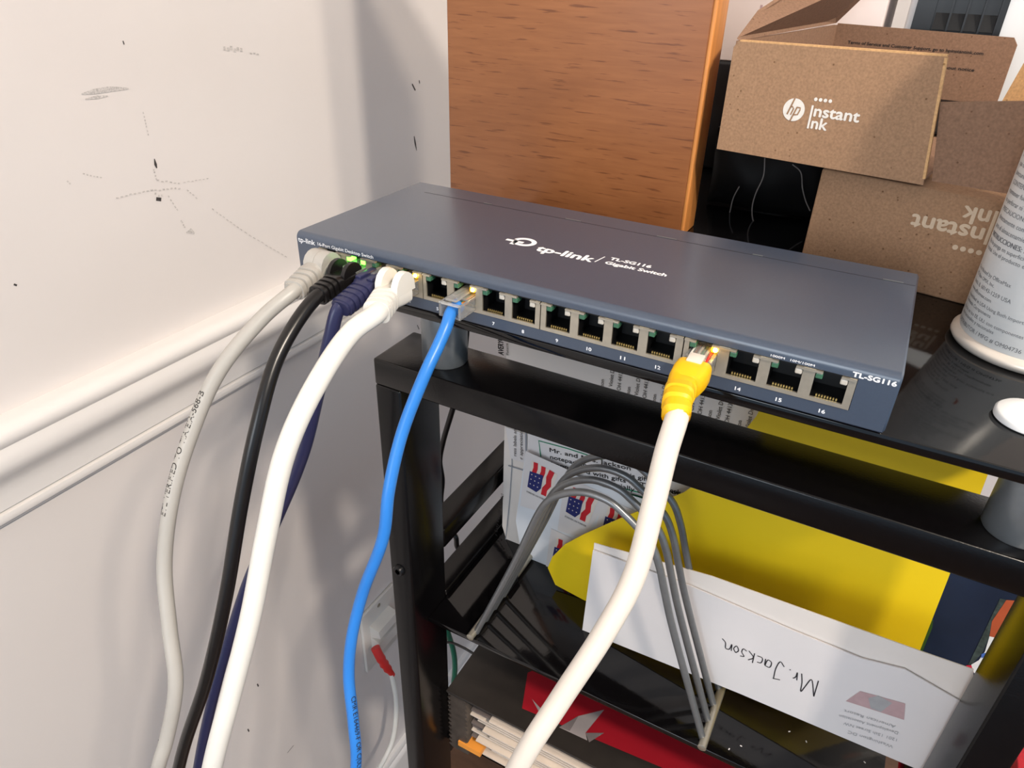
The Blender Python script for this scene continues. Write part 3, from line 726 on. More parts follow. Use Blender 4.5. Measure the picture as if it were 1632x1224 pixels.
panel('side_flap', [L1(0.001, 0.004, Ht), L1(0.001, Dp, Ht+0.001), L1(0.030, Dp-0.01, Ht+0.033), L1(0.010, Dp*0.62, Ht+0.036), L1(-0.004, 0.040, Ht+0.012)], V((-0.0016, 0, 0.0010)), 'card_in')
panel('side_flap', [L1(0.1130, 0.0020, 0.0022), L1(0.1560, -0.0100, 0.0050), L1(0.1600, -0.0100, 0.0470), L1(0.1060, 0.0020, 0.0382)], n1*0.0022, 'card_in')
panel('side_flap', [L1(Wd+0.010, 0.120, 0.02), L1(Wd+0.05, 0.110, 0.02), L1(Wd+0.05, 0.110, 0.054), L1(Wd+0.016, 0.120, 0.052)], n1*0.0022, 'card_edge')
G().prism([L1(0.060, Dp-0.06, 0.004), L1(Wd-0.002, Dp-0.05, 0.004), L1(Wd-0.002, Dp-0.004, 0.016), L1(0.060, Dp-0.004, 0.016)], Z*0.0015).put('inner_tray', 'blackpl', up)
carton_text(up, (0.20674, 0.16337, 0.08307), u1, Z, False, 'print_white', 0.95)

# black bag with pale seams between the board and the cartons
o = thing('plastic_bag', (0.20, 0.25, 0), 'crumpled black plastic bag with thin pale seams under the open carton', 'bag')
outl = [(0.18536, 0.23500, 0.04069), (0.18679, 0.23500, 0.02958), (0.18404, 0.23500, 0.01671), (0.18364, 0.23500, 0.00815), (0.18568, 0.23500, -0.00015), (0.19017, 0.23500, -0.00590), (0.19684, 0.23500, -0.00994), (0.20644, 0.23500, -0.01031), (0.21348, 0.23500, -0.01070), (0.22142, 0.23500, -0.00656)]
tube('seam', outl, 0.00045, 'greyseam', o, n=6, res=6)
tube('seam', [(0.20262, 0.23800, 0.03849), (0.20855, 0.23800, 0.03455), (0.21195, 0.23800, 0.02457), (0.21563, 0.23800, 0.01695), (0.21973, 0.23800, 0.01099)], 0.0004, 'greyseam', o, n=6, res=6)
tube('seam', [(0.17183, 0.24500, 0.02049), (0.16829, 0.24500, 0.00956), (0.16773, 0.24500, 0.00064), (0.16709, 0.24500, -0.00802)], 0.0004, 'greyseam', o, n=6, res=6)
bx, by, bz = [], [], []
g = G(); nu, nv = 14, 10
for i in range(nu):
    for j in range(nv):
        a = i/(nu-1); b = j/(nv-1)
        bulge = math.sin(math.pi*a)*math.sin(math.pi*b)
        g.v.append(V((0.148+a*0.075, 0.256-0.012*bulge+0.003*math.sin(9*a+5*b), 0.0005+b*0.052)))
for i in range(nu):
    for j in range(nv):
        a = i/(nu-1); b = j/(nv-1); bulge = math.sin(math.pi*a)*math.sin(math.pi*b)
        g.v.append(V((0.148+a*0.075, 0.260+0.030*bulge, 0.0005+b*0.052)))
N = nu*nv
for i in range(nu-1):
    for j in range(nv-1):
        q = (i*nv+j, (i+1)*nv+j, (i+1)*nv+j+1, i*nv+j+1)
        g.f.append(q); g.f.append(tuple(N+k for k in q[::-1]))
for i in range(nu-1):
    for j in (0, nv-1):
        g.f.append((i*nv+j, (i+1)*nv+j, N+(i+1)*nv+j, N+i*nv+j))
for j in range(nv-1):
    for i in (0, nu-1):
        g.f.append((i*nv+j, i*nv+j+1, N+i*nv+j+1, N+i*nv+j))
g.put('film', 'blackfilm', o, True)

ZC = (0.11848, 0.35600, 0.08215)[2]
# dark storage box with a white carton on it
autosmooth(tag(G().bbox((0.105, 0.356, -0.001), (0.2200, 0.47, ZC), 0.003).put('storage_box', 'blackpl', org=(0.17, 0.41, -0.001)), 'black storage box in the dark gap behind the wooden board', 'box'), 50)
o = thing('paper_carton', (0.17, 0.41, ZC), 'pinkish white carton standing behind the edge of the wooden board', 'box')
autosmooth(G().bbox((0.100, 0.359, ZC), (0.226, 0.468, ZC+0.050), 0.001).put('body', 'carton', o), 50)
autosmooth(G().bbox((0.098, 0.357, ZC+0.050), (0.228, 0.470, ZC+0.080), 0.001).put('lid', 'carton', o), 50)
t = Tx(); t.line('IIIIIII', (0.140, 0.3588, ZC+0.034), X, Z, h=0.006, w=0.028); t.put('lettering', 'logo_red', o)

# printer
o = thing('printer', (0.34, 0.44, -0.001), 'white printer with black ribbed tray behind the open carton', 'printer')
autosmooth(G().bbox((0.240, 0.360, -0.001), (0.425, 0.540, 0.26), 0.004).put('housing', 'whitepl', o), 50)
pa, pb, pc, pd = V((0.24442, 0.35850, 0.11103)), V((0.29720, 0.35850, 0.11242)), V((0.29853, 0.35850, 0.13238)), V((0.24760, 0.35850, 0.13006))
pz0, pz1 = pa.z-0.012, 0.24
xa, xb_ = pa.x, pb.x+0.001
fr_ = G().box((xa, 0.3560, pz0), (xa+0.012, 0.3600, pz1)).box((xb_-0.003, 0.3560, pz0), (xb_, 0.3600, pz1)).box((xa, 0.3592, pz0), (xb_, 0.3600, pz1))
tray = fr_.put('paper_tray', 'blackpl', o)
wcell = (xb_-0.003-xa-0.013)/4
for k in range(4):
    xc = xa+0.013+wcell*k
    G().prism([(xc+wcell-0.0012, 0.3592, pz0), (xc+wcell-0.0012, 0.3540, pz0), (xc+wcell-0.0012, 0.3540, pz1), (xc+wcell-0.0012, 0.3592, pz1)], (0.0012, 0, 0)).put('rib', 'blackpl', tray)
    for q in range(3):
        G().prism([(xc, 0.3592, pz0+0.014+q*0.045), (xc, 0.3545, pz0+0.014+q*0.045), (xc, 0.3592, pz0+0.024+q*0.045)], (wcell-0.0013, 0, 0)).put('rib', 'blackpl', tray)

# ------------------------------------------------------------------ aerosol can
cc = V((0.3390, 0.1140, -0.001)); R0 = 0.0300
can = thing('aerosol_can', cc, 'white aerosol can covered in small grey print, beside the switch', 'can')
pr_ = [(0.0290, 0.0), (0.0318, 0.0008), (0.0330, 0.0026), (0.0328, 0.0044), (0.0312, 0.0054), (0.0300, 0.0064)]
autosmooth(G().rings([cc+Z*b for a, b in pr_], [a for a, b in pr_], 64).put('bottom_rim', 'rim', can), 60)
pr_ = [(R0, 0.0060), (R0+0.0004, 0.0075), (R0+0.0004, 0.155), (R0-0.001, 0.160), (0.024, 0.170), (0.015, 0.176)]
autosmooth(G().rings([cc+Z*b for a, b in pr_], [a for a, b in pr_], 64).put('body', 'can', can), 60)
autosmooth(G().rings([cc+Z*b for b in (0.176, 0.178, 0.190, 0.193)], [0.014, 0.011, 0.010, 0.007], 32).put('nozzle', 'whitepl', can), 60)
RT = R0+0.0005
def cantext(g, body, s0, z, h, w=None, bold=0.0):
    vs, fs, tw = textgeo(body); k = h/0.70; kx = (w/tw) if w else k
    a0 = math.radians(-178) + s0/RT
    for bx in ((0,) if not bold else (-bold, bold)):
        g.add([cc + V((RT*math.cos(a0+(v.x*kx+bx)/RT), RT*math.sin(a0+(v.x*kx+bx)/RT), z+v.y*k)) for v in vs], fs)
t = G()
lines = [('DISTRIBUTOR / MFG # OM04736', .0088, .0019), ('internacionales y nacionales', .0128, .0016), ('Hecho en los EE. UU. con componentes', .0154, .0016), ('Domestic Components', .0188, .0016),
         ('Assembled in USA Using Both Imported and', .0216, .0016), ('www.officemax.com', .0250, .0016), ('Itasca, IL 60143-1259 USA', .0282, .0018), ('PO Box OMX, Inc.', .0316, .0016), ('Distributed by OfficeMax', .0346, .0017),
         ('frontal. Use el producto en', .0440, .0018), ('No lo ponga en superficies', .0470, .0018)]
for b_, z, h in lines: cantext(t, b_, 0.001, z, h)
cantext(t, 'INSTRUCCIONES: NO', 0.001, .0500, .0021, bold=0.0001)
fill = ['para el almacenamiento y uso seguro del', 'directamente con la piel o los ojos', 'PRECAUCION: contenido bajo presion', 'no perforar ni incinerar el envase', 'mantener fuera del alcance', 'CONTENTS UNDER PRESSURE do not', 'puncture or incinerate container', 'use only in well ventilated areas', 'keep out of reach of children', 'avoid contact with eyes and skin', 'store in a cool dry place']
for i in range(22): cantext(t, fill[i % 11], 0.001+(i % 3)*0.0006, .0540+i*0.0038, .0020)
t.put('printed_text', 'print_grey', can)
t = G()
mk = [V((cc.x+(RT+0.00005)*math.cos(a), cc.y+(RT+0.00005)*math.sin(a), z)) for a, z in ((math.radians(-117), .0420), (math.radians(-115.6), .0400), (math.radians(-116.4), .0378), (math.radians(-119), .0362))]
ribbon(t, mk, [0.0008, 0.0012, 0.0010, 0.0003], V((math.cos(math.radians(-117)), math.sin(math.radians(-117)), 0))).put('scratch', 'rust', can)
# white disc on the glass
dc = V((0.33531, 0.04127, -0.00100))
g = G().rings([dc+Z*a for a in (0, 0.0006, 0.0026, 0.0036, 0.0040)], [0.0118, 0.0126, 0.0126, 0.0116, 0.006], 48)
autosmooth(tag(g.put('plastic_disc', 'whitepl', org=tuple(dc)), 'small round white plastic lid on the glass in front of can', 'lid'), 50)

# ------------------------------------------------------------------ wire letter sorter
zs = -0.2500
so = thing('letter_sorter', (0.172, 0.07, zs), 'pewter wire letter sorter with tall arches on the glass shelf', 'letter sorter')
arch = [(0.09383, 0.02500, -0.24557), (0.12160, 0.02500, -0.16729), (0.13639, 0.02500, -0.12035), (0.14141, 0.02500, -0.11083), (0.14723, 0.02500, -0.10478), (0.15411, 0.02500, -0.10013), (0.16167, 0.02500, -0.09698), (0.16962, 0.02500, -0.09624), (0.17765, 0.02500, -0.09756), (0.18446, 0.02500, -0.10152), (0.19096, 0.02500, -0.10603), (0.20154, 0.02500, -0.11528), (0.20778, 0.02500, -0.12812), (0.21270, 0.02500, -0.14346), (0.21964, 0.02500, -0.16476), (0.25096, 0.02500, -0.25495)]
a0 = [V(p) for p in arch]
zmin = zs+0.0024
def arch_pts(y):
    out = []
    for i, p in enumerate(a0):
        z = p.z
        if i in (0, len(a0)-1): z = zmin
        out.append(V((p.x, y, z)))
    return out
for y in (0.0245, 0.0368, 0.0491, 0.0625):
    tube('wire_arch', arch_pts(y), 0.0021, 'wire', so, n=12, res=6)
for xx_ in (a0[0].x-0.0014, a0[-1].x+0.0012):
    g = G().rings([(xx_, 0.0175, zs+0.0026), (xx_, 0.0180, zs+0.0026), (xx_, 0.125, zs+0.0026)], [0.0014, 0.0026, 0.0026], 14)
    autosmooth(g.put('base_rod', 'nickel', so), 40)
    autosmooth(G().bbox((xx_-0.0032, 0.066, zs), (xx_+0.0032, 0.082, zs+0.0062), 0.0008).put('rubber_foot', 'blackpl', so), 40)

# ------------------------------------------------------------------ papers standing in the sorter
EN = V((0.0877, 0.9961, 0)).normalized()
def sheet(name, poly, d, m, label=None, cat=None, parent=None):
    P = [V(p) for p in poly]; c = sum(P, V((0, 0, 0)))/len(P)
    o = G().prism(P, d).put(name, m, parent, org=None if parent else tuple(c))
    if label: tag(o, label, cat)
    return o
envp = [(0.15677, 0.06389, -0.17448), (0.22084, 0.05825, -0.16735), (0.27988, 0.05305, -0.16577), (0.31541, 0.04992, -0.16339), (0.33443, 0.04825, -0.15773), (0.36084, 0.04592, -0.16227), (0.36626, 0.04544, -0.16379), (0.38302, 0.04397, -0.21936), (0.26368, 0.05448, -0.23371), (0.15547, 0.06400, -0.25002)]
env = thing('envelope', envp[9], 'white business envelope with handwriting, frontmost paper in the wire sorter', 'envelope')
sheet('paper_body', envp, EN*0.0008, 'paper', parent=env)
eu = (V(envp[8])-V(envp[9])).normalized(); eup = EN.cross(eu); eup = eup if eup.z > 0 else -eup
# handwriting, written upside down: strokes in letter space
ha, hb = V((0.30058, 0.05123, -0.19824)), V((0.24538, 0.05609, -0.20203))
hx = (hb-ha); hl = hx.length; hx.normalize(); hy = EN.cross(hx); hy = hy if hy.z < 0 else -hy
strokes = [[(0,0),(.03,1.0)], [(.03,1.0),(.30,.10),(.46,.55),(.62,1.05),(.66,.5),(.76,0)], [(.90,.5),(.95,.05),(.98,.35),(1.08,.48)], [(1.26,.05),(1.30,.09)],
           [(1.62,.9),(1.95,1.0)], [(1.92,1.0),(1.90,.3),(1.76,-.15),(1.56,.05)], [(2.40,.45),(2.20,.45),(2.16,.1),(2.32,.05),(2.42,.45),(2.44,.05)], [(2.80,.45),(2.62,.40),(2.60,.08),(2.84,.08)],
           [(2.98,.0),(3.0,.62)], [(3.22,.55),(3.0,.28),(3.26,.0)], [(3.62,.52),(3.44,.45),(3.58,.25),(3.52,.02),(3.36,.08)], [(3.86,.45),(3.74,.25),(3.86,.03),(3.98,.25),(3.86,.45)],
           [(4.08,.45),(4.10,.05),(4.20,.42),(4.36,.44),(4.42,.1),(4.60,-.05)]]
g = G(); sc = hl/4.65
for s in strokes:
    pp = [ha + hx*(a*sc) + hy*((b-0.4)*sc*1.12) - EN*0.0002 for a, b in s]
    ribbon(g, spline(pp, 5) if len(pp) > 2 else pp, 0.0006, EN)
g.put('handwriting', 'ink', env)
g = G(); lg = [(0.31595, 0.04987, -0.19811), (0.32031, 0.04949, -0.18598), (0.34097, 0.04767, -0.17994), (0.34361, 0.04744, -0.19152)]
g.add([V(p)-EN*0.0002 for p in lg], [(0, 1, 2, 3)]).put('printed_emblem', 'logo_red', env)
g = G(); lg = [(0.32499, 0.04908, -0.18811), (0.32867, 0.04875, -0.18304), (0.33565, 0.04814, -0.18374), (0.33275, 0.04839, -0.19360), (0.32791, 0.04882, -0.19436)]
g.add([V(p)-EN*0.0003 for p in lg], [(0, 1, 2, 3, 4)]).put('printed_emblem', 'logo_grey', env)
t = Tx()
for (px0, px1, body) in (((0.34149, 0.04763, -0.19822), (0.31689, 0.04979, -0.20453), 'American Resort'), ((0.34371, 0.04743, -0.20179), (0.31561, 0.04990, -0.21010), 'Development Association'), ((0.34458, 0.04735, -0.20716), (0.31895, 0.04961, -0.21411), '1201 15th Street NW'), ((0.34445, 0.04736, -0.21350), (0.32254, 0.04929, -0.21908), 'Washington DC')):
    d = V(px1)-V(px0); t.line(body, V(px0)-EN*0.0003, d, hy, h=0.0022, w=d.length)
t.put('return_address', 'logo_grey', env)
# fold-back sheet behind the envelope
shift = EN*0.0022
bp_ = [V(p)+EN*0.0016 for p in [(0.15634, 0.06393, -0.16986), (0.23094, 0.05736, -0.15459), (0.30494, 0.05084, -0.14675), (0.33617, 0.04809, -0.14347), (0.35981, 0.04601, -0.14054), (0.37471, 0.04470, -0.19266), (0.26111, 0.05470, -0.22027), (0.15798, 0.06378, -0.23949)]]
sheet('envelope', bp_, EN*0.0006, 'paper2', 'cream white envelope tucked just behind the handwritten one', 'envelope')
# yellow pocket folder
fo = thing('pocket_folder', (0.23, 0.089, zs), 'bright yellow folder with curved pocket edge in the wire sorter', 'folder')
fl = [(0.14544, 0.08900, -0.25030), (0.12251, 0.08900, -0.24648), (0.11558, 0.08900, -0.23282), (0.11843, 0.08900, -0.22081), (0.12725, 0.08900, -0.20443), (0.14038, 0.08900, -0.18891), (0.16303, 0.08900, -0.16521), (0.18392, 0.08900, -0.14445), (0.20143, 0.08900, -0.12652), (0.21374, 0.08900, -0.10819), (0.23165, 0.08900, -0.06116)]
fr1 = [(0.34037, 0.08900, -0.05883), (0.34374, 0.08900, -0.12633), (0.34621, 0.08900, -0.18187)]
poly = [V(p) for p in fl]; ztop = -0.012
poly = [V((poly[0].x, 0.089, zs+0.0002))] + poly[1:] + [V((poly[-1].x+0.010, 0.089, ztop)), V((V(fr1[0]).x-0.003, 0.089, ztop)), V(fr1[0]), V(fr1[1]), V((V(fr1[2]).x+0.003, 0.089, zs+0.0002))]
G().prism(poly, (0, 0.0008, 0)).put('cover', 'yellow', fo)
pk = [V((0.130, 0.0882, zs+0.0004)), V((0.126, 0.0882, -0.196)), V((0.344, 0.0882, -0.196)), V((0.348, 0.0882, zs+0.0004))]
# green tab
gt = [(0.34679, 0.09400, -0.18806), (0.34788, 0.09400, -0.16527), (0.34687, 0.09400, -0.16077), (0.34504, 0.09400, -0.15880), (0.34291, 0.09400, -0.15901)]
sheet('tab_divider', [V(gt[0]), V((V(gt[0]).x+0.004, 0.094, zs+0.0002)), V(gt[1]), V(gt[2]), V(gt[3]), V(gt[4])+V((-0.004, 0, 0)), V((V(gt[0]).x-0.02, 0.094, -0.16)), V((V(gt[0]).x-0.02, 0.094, zs+0.0002))], (0, 0.0006, 0), 'green_tab', 'dark green plastic tab divider peeking out behind the yellow folder', 'divider')
# navy book
bk = thing('photo_book', (0.35, 0.112, zs), 'navy covered book with picture edge behind the yellow folder', 'book')
b1 = V((0.36627, 0.10400, -0.12354)).x; zb_ = V((0.36528, 0.10400, -0.12405)).z
xr = 0.3850
G().bbox((0.250, 0.104, zs+0.0004), (xr, 0.116, -0.090), 0.0006).put('cover', 'navy_cover', bk)
def bkq(name, pts, m, off): return G().add([V((min(V(p).x, xr), 0.1038-off, V(p).z)) for p in pts], [tuple(range(len(pts)))]).put(name, m, bk)
bkq('cover_picture', [(0.37226, 0.10380, -0.13841), (0.37499, 0.10380, -0.13787), (0.37382, 0.10380, -0.15507), (0.37608, 0.10380, -0.16586), (0.37688, 0.10380, -0.17890), (0.37502, 0.10380, -0.19083), (0.37376, 0.10380, -0.19494)], 'foliage', 0.0000)
bkq('cover_picture', [(0.37499, 0.10380, -0.13787), (0.37854, 0.10380, -0.13640), (0.37863, 0.10380, -0.16535), (0.37608, 0.10380, -0.16586), (0.37382, 0.10380, -0.15507)], 'rust', 0.0001)
bkq('cover_picture', [(0.37608, 0.10380, -0.16586), (0.37863, 0.10380, -0.16535), (0.37885, 0.10380, -0.19603), (0.37697, 0.10380, -0.19505), (0.37488, 0.10380, -0.19038), (0.37702, 0.10380, -0.18522), (0.37763, 0.10380, -0.17738)], 'whitepl', 0.0001)
bkq('cover_picture', [(0.37291, 0.10380, -0.19219), (0.37502, 0.10380, -0.19083), (0.37764, 0.10380, -0.19517), (0.37431, 0.10380, -0.19568)], 'pinkred', 0.00015)
bkq('cover_picture', [(0.37665, 0.10380, -0.18011), (0.37817, 0.10380, -0.17810), (0.37875, 0.10380, -0.18091), (0.37763, 0.10380, -0.18322)], 'bluep', 0.00015)
# label pack and address sheets
lp = thing('label_pack', (0.15, 0.116, zs), 'pack of white address labels standing behind the stamps', 'labels')
xl = 0.0625
G().prism([(xl+0.004, 0.116, zs+0.0002), (xl, 0.116, -0.238), (xl, 0.116, -0.012), (0.2450, 0.116, -0.012), (0.2450, 0.116, zs+0.0002)], (0, 0.006, 0)).put('backing_card', 'paper2', lp)
iw = [(0.06848, 0.11550, -0.14586), (0.06977, 0.11550, -0.17364), (0.06859, 0.11550, -0.21021), (0.06536, 0.11550, -0.26405), (0.07128, 0.11550, -0.26942)]
ribbon(G(), iw, 0.0008, Y).put('border_line', 'line_grey', lp)
iw = [(0.06373, 0.11550, -0.14204), (0.08011, 0.11550, -0.14281), (0.08109, 0.11550, -0.16811), (0.06856, 0.11550, -0.16832)]
G().prism(iw, (0, -0.0004, 0)).put('label_window', 'paper', lp)
ribbon(G(), [(0.06675, 0.11530, -0.17585), (0.08043, 0.11530, -0.17515)], 0.0012, Y).put('border_line', 'line_grey', lp)
ribbon(G(), [(0.08031, 0.11500, -0.14134), (0.08189, 0.11500, -0.16861)], 0.0014, Y).put('border_line', 'line_grey', lp)
t = Tx()
def tl(body, p, q, h, bold=0.0):
    p, q = V(p), V(q); d = q-p; t.line(body, p+V((0, -0.0003, 0)), d, V((-d.z, 0, d.x)), h=h, w=d.length, bold=bold)
tl('EcoFriendly Easy Peel® Labels!', (0.05496, 0.11550, -0.27330), (0.06352, 0.11550, -0.20492), 0.0024)
tl('Use Avery', (0.05912, 0.11550, -0.27406), (0.06212, 0.11550, -0.24662), 0.0020)
tl('ress labels and', (0.07354, 0.11480, -0.16426), (0.07273, 0.11480, -0.13848), 0.0026)
tl('r appreciation', (0.07876, 0.11480, -0.16512), (0.07779, 0.11480, -0.13833), 0.0026)
tl('AVERY® 42', (0.06094, 0.11550, -0.08410), (0.06008, 0.11550, -0.06619), 0.0042, 0.0002)
tl('Patent Pend', (0.06482, 0.11550, -0.08300), (0.06344, 0.11550, -0.06624), 0.0020)

for b_, p_ in [('son', (0.13428, 0.1155, -0.08621)), ('Violet Dr.', (0.14018, 0.1155, -0.08484)), ('OH 44139', (0.14583, 0.1155, -0.08587)), ('son', (0.1522, 0.1155, -0.08619)), ('Violet Dr.', (0.1576, 0.1155, -0.08586)), ('OH 44139', (0.16299, 0.1155, -0.08598)), ('son', (0.16918, 0.1155, -0.08629)), ('Violet Dr.', (0.17441, 0.1155, -0.08597)), ('OH 44139', (0.19296, 0.1155, -0.08533)), ('OH 44139', (0.19817, 0.1155, -0.08631)), ('son', (0.20399, 0.1155, -0.08661)), ('Violet Dr.', (0.20925, 0.1155, -0.08617)), ('OH 44139', (0.21468, 0.1155, -0.08701)), ('son', (0.22189, 0.1155, -0.08766)), ('Violet Dr.', (0.22689, 0.1155, -0.08681))]:
    p_ = V(p_); t.line(b_, p_ + V((0, -0.0003, 0)), (0.0, 0, 1.0), (-1.0, 0, 0.0), h=0.0026)
t.put('printed_text', 'print_black', lp)
ribbon(G(), [(0.07005, 0.11500, -0.25590), (0.07090, 0.11500, -0.26642)], 0.0016, Y).put('printed_mark', 'print_black', lp)
# letter with green border
no = thing('thank_you_letter', (0.16, 0.111, zs), 'printed thank you letter with green border under the top rail', 'letter')
G().prism([(0.084, 0.111, -0.200), (0.084, 0.111, -0.108), (0.2440, 0.111, -0.108), (0.2440, 0.111, -0.200)], (0, 0.0005, 0)).put('paper_sheet', 'paper', no)
ribbon(G(), [(0.09504, 0.11080, -0.15409), (0.09266, 0.11080, -0.14110), (0.11500, 0.11080, -0.13957), (0.14048, 0.11080, -0.13945)], 0.0009, Y).put('border_line', 'green_line', no)
ribbon(G(), [(0.12837, 0.11060, -0.15855), (0.14015, 0.11060, -0.15927), (0.15596, 0.11060, -0.15714), (0.17777, 0.11060, -0.15450), (0.19262, 0.11060, -0.15351)], 0.0010, Y).put('border_line', 'green_line', no)
G().add([(0.16161, 0.11050, -0.15906), (0.19261, 0.11050, -0.15610), (0.18709, 0.11050, -0.16551), (0.17011, 0.11050, -0.16307)], [(0, 1, 2, 3)]).put('printed_band', 'green_line', no)
t = Tx()
def tn(body, p, q, h):
    p, q = V(p), V(q); d = q-p; t.line(body, p, d, V((-d.z, 0, d.x)), h=h, w=d.length, bold=0.00008)
tn('Mr. and Mrs. Jackson', (0.10165, 0.11060, -0.14710), (0.16074, 0.11060, -0.14034), 0.0033)
tn('notepad enclosed — this gifts to', (0.10246, 0.11060, -0.15279), (0.18313, 0.11060, -0.14332), 0.0033)
tn('honor card with gifts to Thank you', (0.10377, 0.11060, -0.15834), (0.19584, 0.11060, -0.14689), 0.0033)
tn('is especially difficult', (0.13501, 0.11060, -0.15917), (0.18640, 0.11060, -0.15457), 0.0036)
tn('Thank you', (0.18374, 0.11060, -0.14776), (0.20383, 0.11060, -0.14507), 0.0036)
tn('difficult', (0.18699, 0.11060, -0.15273), (0.20483, 0.11060, -0.15142), 0.0036)
t.put('printed_text', 'print_black', no)
# stamps on their backing sheet
st = thing('stamp_sheet', (0.12, 0.105, zs), 'white sheet of flag postage stamps tilted behind the wires', 'stamps')
sp = [(0.08526, 0.10620, -0.14990), (0.11970, 0.10620, -0.15574), (0.14415, 0.10620, -0.15783), (0.17948, 0.10620, -0.15591), (0.17764, 0.10620, -0.25100), (0.10751, 0.10620, -0.26881), (0.08544, 0.10620, -0.27002), (0.07930, 0.10620, -0.21723)]
sp = [V((p[0], 0.1062, max(p[2], zs+0.0003))) for p in sp]
G().prism(sp, (0, 0.0005, 0)).put('backing_sheet', 'paperc', st)
S0 = [V(p) for p in [(0.09070, 0.10580, -0.15582), (0.11106, 0.10580, -0.16000), (0.10608, 0.10580, -0.18355), (0.08825, 0.10580, -0.18172)]]
O0 = [V(p) for p in [(0.08536, 0.10600, -0.14973), (0.11963, 0.10600, -0.15346), (0.10280, 0.10600, -0.19926), (0.08261, 0.10600, -0.20086)]]
ref = S0[0]
def flag(off, k):
    A = lambda u, v, dy=0: (S0[0].lerp(S0[1], u)).lerp(S0[3].lerp(S0[2], u), v) + off + V((0, dy, 0))
    off = off + V((0, -0.00011*k, 0))
    pp = [p+off for p in O0]
    s_ = G().prism(pp, (0, 0.00008, 0)).put('stamp', 'paper', st)
    G().add([A(0,0), A(1,0), A(1,1), A(0,1)], [(0, 1, 2, 3)]).put('flag_field', 'flag_white', s_)
    g = G()
    for u0, wv in ((0.08, 0.0), (0.38, 0.4)):
        ribbon(g, [A(u0+0.07, 0, -0.0001), A(u0+0.10, 0.2, -0.0001), A(u0+0.06, 0.42, -0.0001)], 0.0034, Y)
    ribbon(g, [A(0.78, 0.0, -0.0001), A(0.74, 0.3, -0.0001), A(0.80, 0.55, -0.0001), A(0.70, 0.75, -0.0001), A(0.72, 1.0, -0.0001)], 0.0042, Y)
    g.put('flag_stripe', 'flag_red', s_)
    G().add([A(-0.02,0.38,-0.00015), A(0.52,0.30,-0.00015), A(0.55,0.80,-0.00015), A(0.40,1.0,-0.00015), A(-0.02,0.95,-0.00015)], [(0, 1, 2, 3, 4)]).put('flag_canton', 'flag_blue', s_)
    g = G()
    for r in range(3):
        for c_ in range(3):
            disc(g, A(0.08+0.16*c_, 0.46+0.17*r, -0.0002), 0.00055, X, Z, 5)
    g.put('flag_star', 'flag_white', s_)
    t = Tx(); a, b = A(-0.02, 1.16), A(0.95, 1.18)
    t.line('FOREVER USA FOREVER', a, b-a, V((-(b-a).z, 0, (b-a).x)), h=0.0016, w=(b-a).length).put('stamp_text', 'print_black', s_)
for k, q in enumerate([(0.09070, 0.10580, -0.15582), (0.12203, 0.10580, -0.16554), (0.15025, 0.10580, -0.17146), (0.11417, 0.10580, -0.21707)]): flag(V(q)-ref, k)

# ------------------------------------------------------------------ expanding file on the lower shelf
zf1 = -0.345
fx0, fx1, fy0, fy1 = 0.0600, 0.3560, 0.0470, 0.30
fz0 = -0.4200
fo2 = thing('expanding_file', (0.2, 0.17, fz0), 'black expanding file with pleated end and paper dividers, lying flat', 'file folder')
G().bbox((fx0, 0.034, zf1-0.0016), (fx1, fy1, zf1), 0.0006).put('cover', 'filecover', fo2)
G().bbox((fx0, fy0, fz0), (fx1, fy1, fz0+0.0016), 0.0006).put('cover', 'filecover', fo2)
NP = 13
zz_ = [fz0+0.0018+(zf1-0.0020-fz0-0.0018)*k/(2*NP) for k in range(2*NP+1)]
g = G()
poly = [(fx0+(0.0 if k % 2 else 0.0035), z) for k, z in enumerate(zz_)] + [(fx0+0.016+(0.0 if k % 2 else 0.0025), z) for k, z in reversed(list(enumerate(zz_)))]
n = len(poly)
g.add([(x, y, z) for y in (0.036, fy1-0.01) for x, z in poly], [(i, (i+1) % n, n+(i+1) % n, n+i) for i in range(n)] + [tuple(range(n)), tuple(range(2*n-1, n-1, -1))])
g.put('pleated_end', 'pleat', fo2)
for k in range(NP):
    z = fz0+0.004+(zf1-fz0-0.008)*k/(NP-1)
    yy = 0.0385+0.0016*((k*5) % 3)+ (0.002 if k < 3 else 0)
    xs = fx0+0.0185+0.006*((k*7) % 4)
    G().box((fx0+0.0185, yy+0.003, z-0.0004), (fx1-0.01, fy1-0.02, z+0.0012)).put('divider', 'tabgrey', fo2)
    mt = 'tabpaper'
    G().box((xs, yy, z+0.0013), (fx1-0.01, fy1-0.02, z+0.0026)).put('divider', mt, fo2)
G().box((fx0+0.0100, 0.0345, fz0+0.0105), (fx0+0.031, 0.05, fz0+0.0160)).put('index_tab', 'orange', fo2)
G().box((fx0+0.062, 0.0365, fz0+0.0042), (fx0+0.074, 0.05, fz0+0.0066)).put('index_tab', 'limetab', fo2)
zr = zf1+0.0002
rb = [(0.10826, 0.08003, -0.34480), (0.11924, 0.04963, -0.34480), (0.20260, 0.05577, -0.34480), (0.34343, 0.06591, -0.34480), (0.42700, 0.07098, -0.34480), (0.47909, 0.14211, -0.34480), (0.37062, 0.16203, -0.34480), (0.16442, 0.15649, -0.34480)]
rb = [V((min(p[0], fx1-0.002), max(p[1], 0.035), zr)) for p in rb]
G().add(rb, [tuple(range(len(rb)))]).put('label_band', 'maroon', fo2)
def zpoly(pts, m, dz, nm='printed_leaf'):
    G().add([V((p[0], p[1], zr+dz)) for p in pts], [tuple(range(len(pts)))]).put(nm, m, fo2)
zpoly([(0.12228, 0.06050, -0.34460), (0.13731, 0.05426, -0.34460), (0.13622, 0.05004, -0.34460)], 'silver_print', 0.0001)
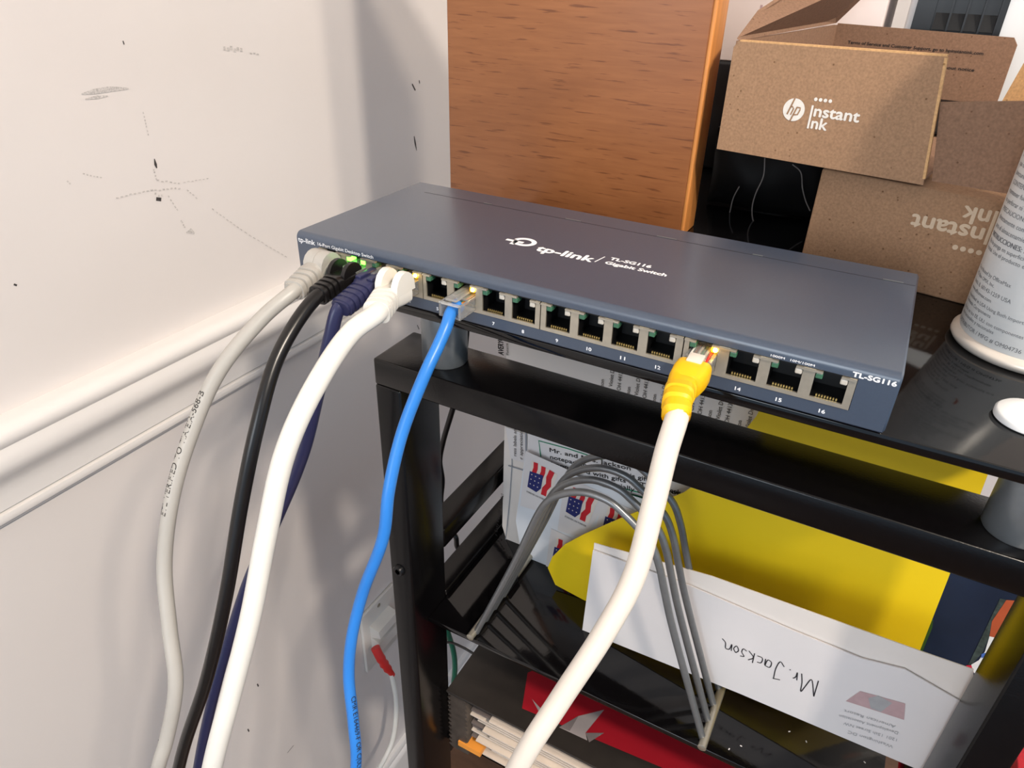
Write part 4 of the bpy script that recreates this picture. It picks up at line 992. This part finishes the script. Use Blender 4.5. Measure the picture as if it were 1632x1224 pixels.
zpoly([(0.15070, 0.04940, -0.34460), (0.15959, 0.06510, -0.34460), (0.17462, 0.07970, -0.34460), (0.16972, 0.05497, -0.34460), (0.17332, 0.05017, -0.34460)], 'silver_print', 0.0001)
zpoly([(0.15070, 0.04940, -0.34460), (0.15959, 0.06510, -0.34460), (0.15892, 0.05058, -0.34460)], 'silver_dark', 0.0002)
zpoly([(0.16972, 0.05497, -0.34460), (0.18193, 0.06189, -0.34460), (0.17512, 0.04950, -0.34460)], 'silver_dark', 0.0002)

# ------------------------------------------------------------------ wall jack, hanging cords, floor
wj = thing('wall_jack', (-0.21000, 0.24931, -0.66453), 'beige wall jack plate with two hooded sockets behind the rack leg', 'wall socket')
py0, py1 = V((-0.21000, 0.22561, -0.60802)).y, V((-0.21000, 0.22561, -0.60802)).y+0.072
pz0_, pz1_ = V((-0.21000, 0.21354, -0.71862)).z, V((-0.21000, 0.22561, -0.60802)).z
autosmooth(G().bbox((XW, py0, pz0_), (XW+0.005, py1, pz1_), 0.0015).put('face_plate', 'plate', wj), 50)
for (za, zb2) in ((0.082, 0.060), (0.060, 0.036)):
    z_a, z_b = pz0_+za, pz0_+zb2
    G().prism([(XW+0.005, py0+0.014, z_a), (XW+0.020, py0+0.014, z_a-0.004), (XW+0.022, py0+0.014, z_b+0.006), (XW+0.005, py0+0.014, z_b)], (0, 0.042, 0)).put('socket_hood', 'plate', wj)
G().cyl((XW+0.0045, py0+0.036, pz1_-0.009), (XW+0.0056, py0+0.036, pz1_-0.009), 0.003, n=14).put('screw', 'nickel', wj)
G().cyl((XW+0.005, py0+0.052, pz0_+0.046), (XW+0.030, py0+0.058, pz0_+0.034), 0.005, n=16).put('coax_connector', 'nickel', wj)
rc = thing('patch_cable', (-0.19000, 0.24600, -0.71441), 'thin white cable with red boot plugged into the wall jack', 'network cable')
rp = [(-0.18700, 0.22651, -0.65447), (-0.18000, 0.22555, -0.66686), (-0.17200, 0.22698, -0.68399), (-0.16500, 0.23120, -0.70266)]
g = G().rings(spline(rp, 4), [0.0062]*5+[0.0066, 0.0052]+[0.0066, 0.0050, 0.0060, 0.0044, 0.0040, 0.0036], 14)
autosmooth(g.put('boot', 'c_red', rc), 35)
tube('cord', [(-0.16600, 0.23004, -0.69933), (-0.16000, 0.22783, -0.74131), (-0.15800, 0.22125, -0.78095), (-0.15800, 0.20697, -0.82056), (-0.16000, 0.18112, -0.84152), (-0.16500, 0.16246, -0.86112)], 0.0036, 'c_white', rc)
o = tube('hanging_cord', [(-0.01975, 0.15000, -0.42452), (-0.01574, 0.15000, -0.44351), (-0.01016, 0.15000, -0.46591), (-0.00833, 0.15000, -0.48939), (-0.01157, 0.15000, -0.53279)], 0.0028, 'c_green', org=(0.0, 0.15, -0.35))
tag(o, 'short green cord hanging below the glass shelf beside the leg', 'cord')
o = tube('hanging_cord', [(-0.02007, 0.14000, -0.45261), (-0.00623, 0.14000, -0.44229), (0.00856, 0.14000, -0.44070), (0.02450, 0.14000, -0.44288)], 0.0013, 'c_black', org=(0.02, 0.14, -0.35))
tag(o, 'very thin black cord crossing the green one under the shelf', 'cord')
# red packaging on the floor at the right of the rack
rq = V((0.65268, 0.66585, -0.85000))
o = thing('gift_box', (rq.x+0.13, rq.y-0.02, ZF), 'red and white box on the floor right of the rack', 'box')
G().bbox((rq.x-0.006, rq.y-0.17, ZF), (rq.x+0.25, rq.y+0.012, -0.87), 0.002).put('body', 'flag_red', o)
G().bbox((rq.x-0.009, rq.y-0.175, -0.87), (rq.x+0.253, rq.y+0.015, -0.85), 0.002).put('lid', 'flag_red', o)
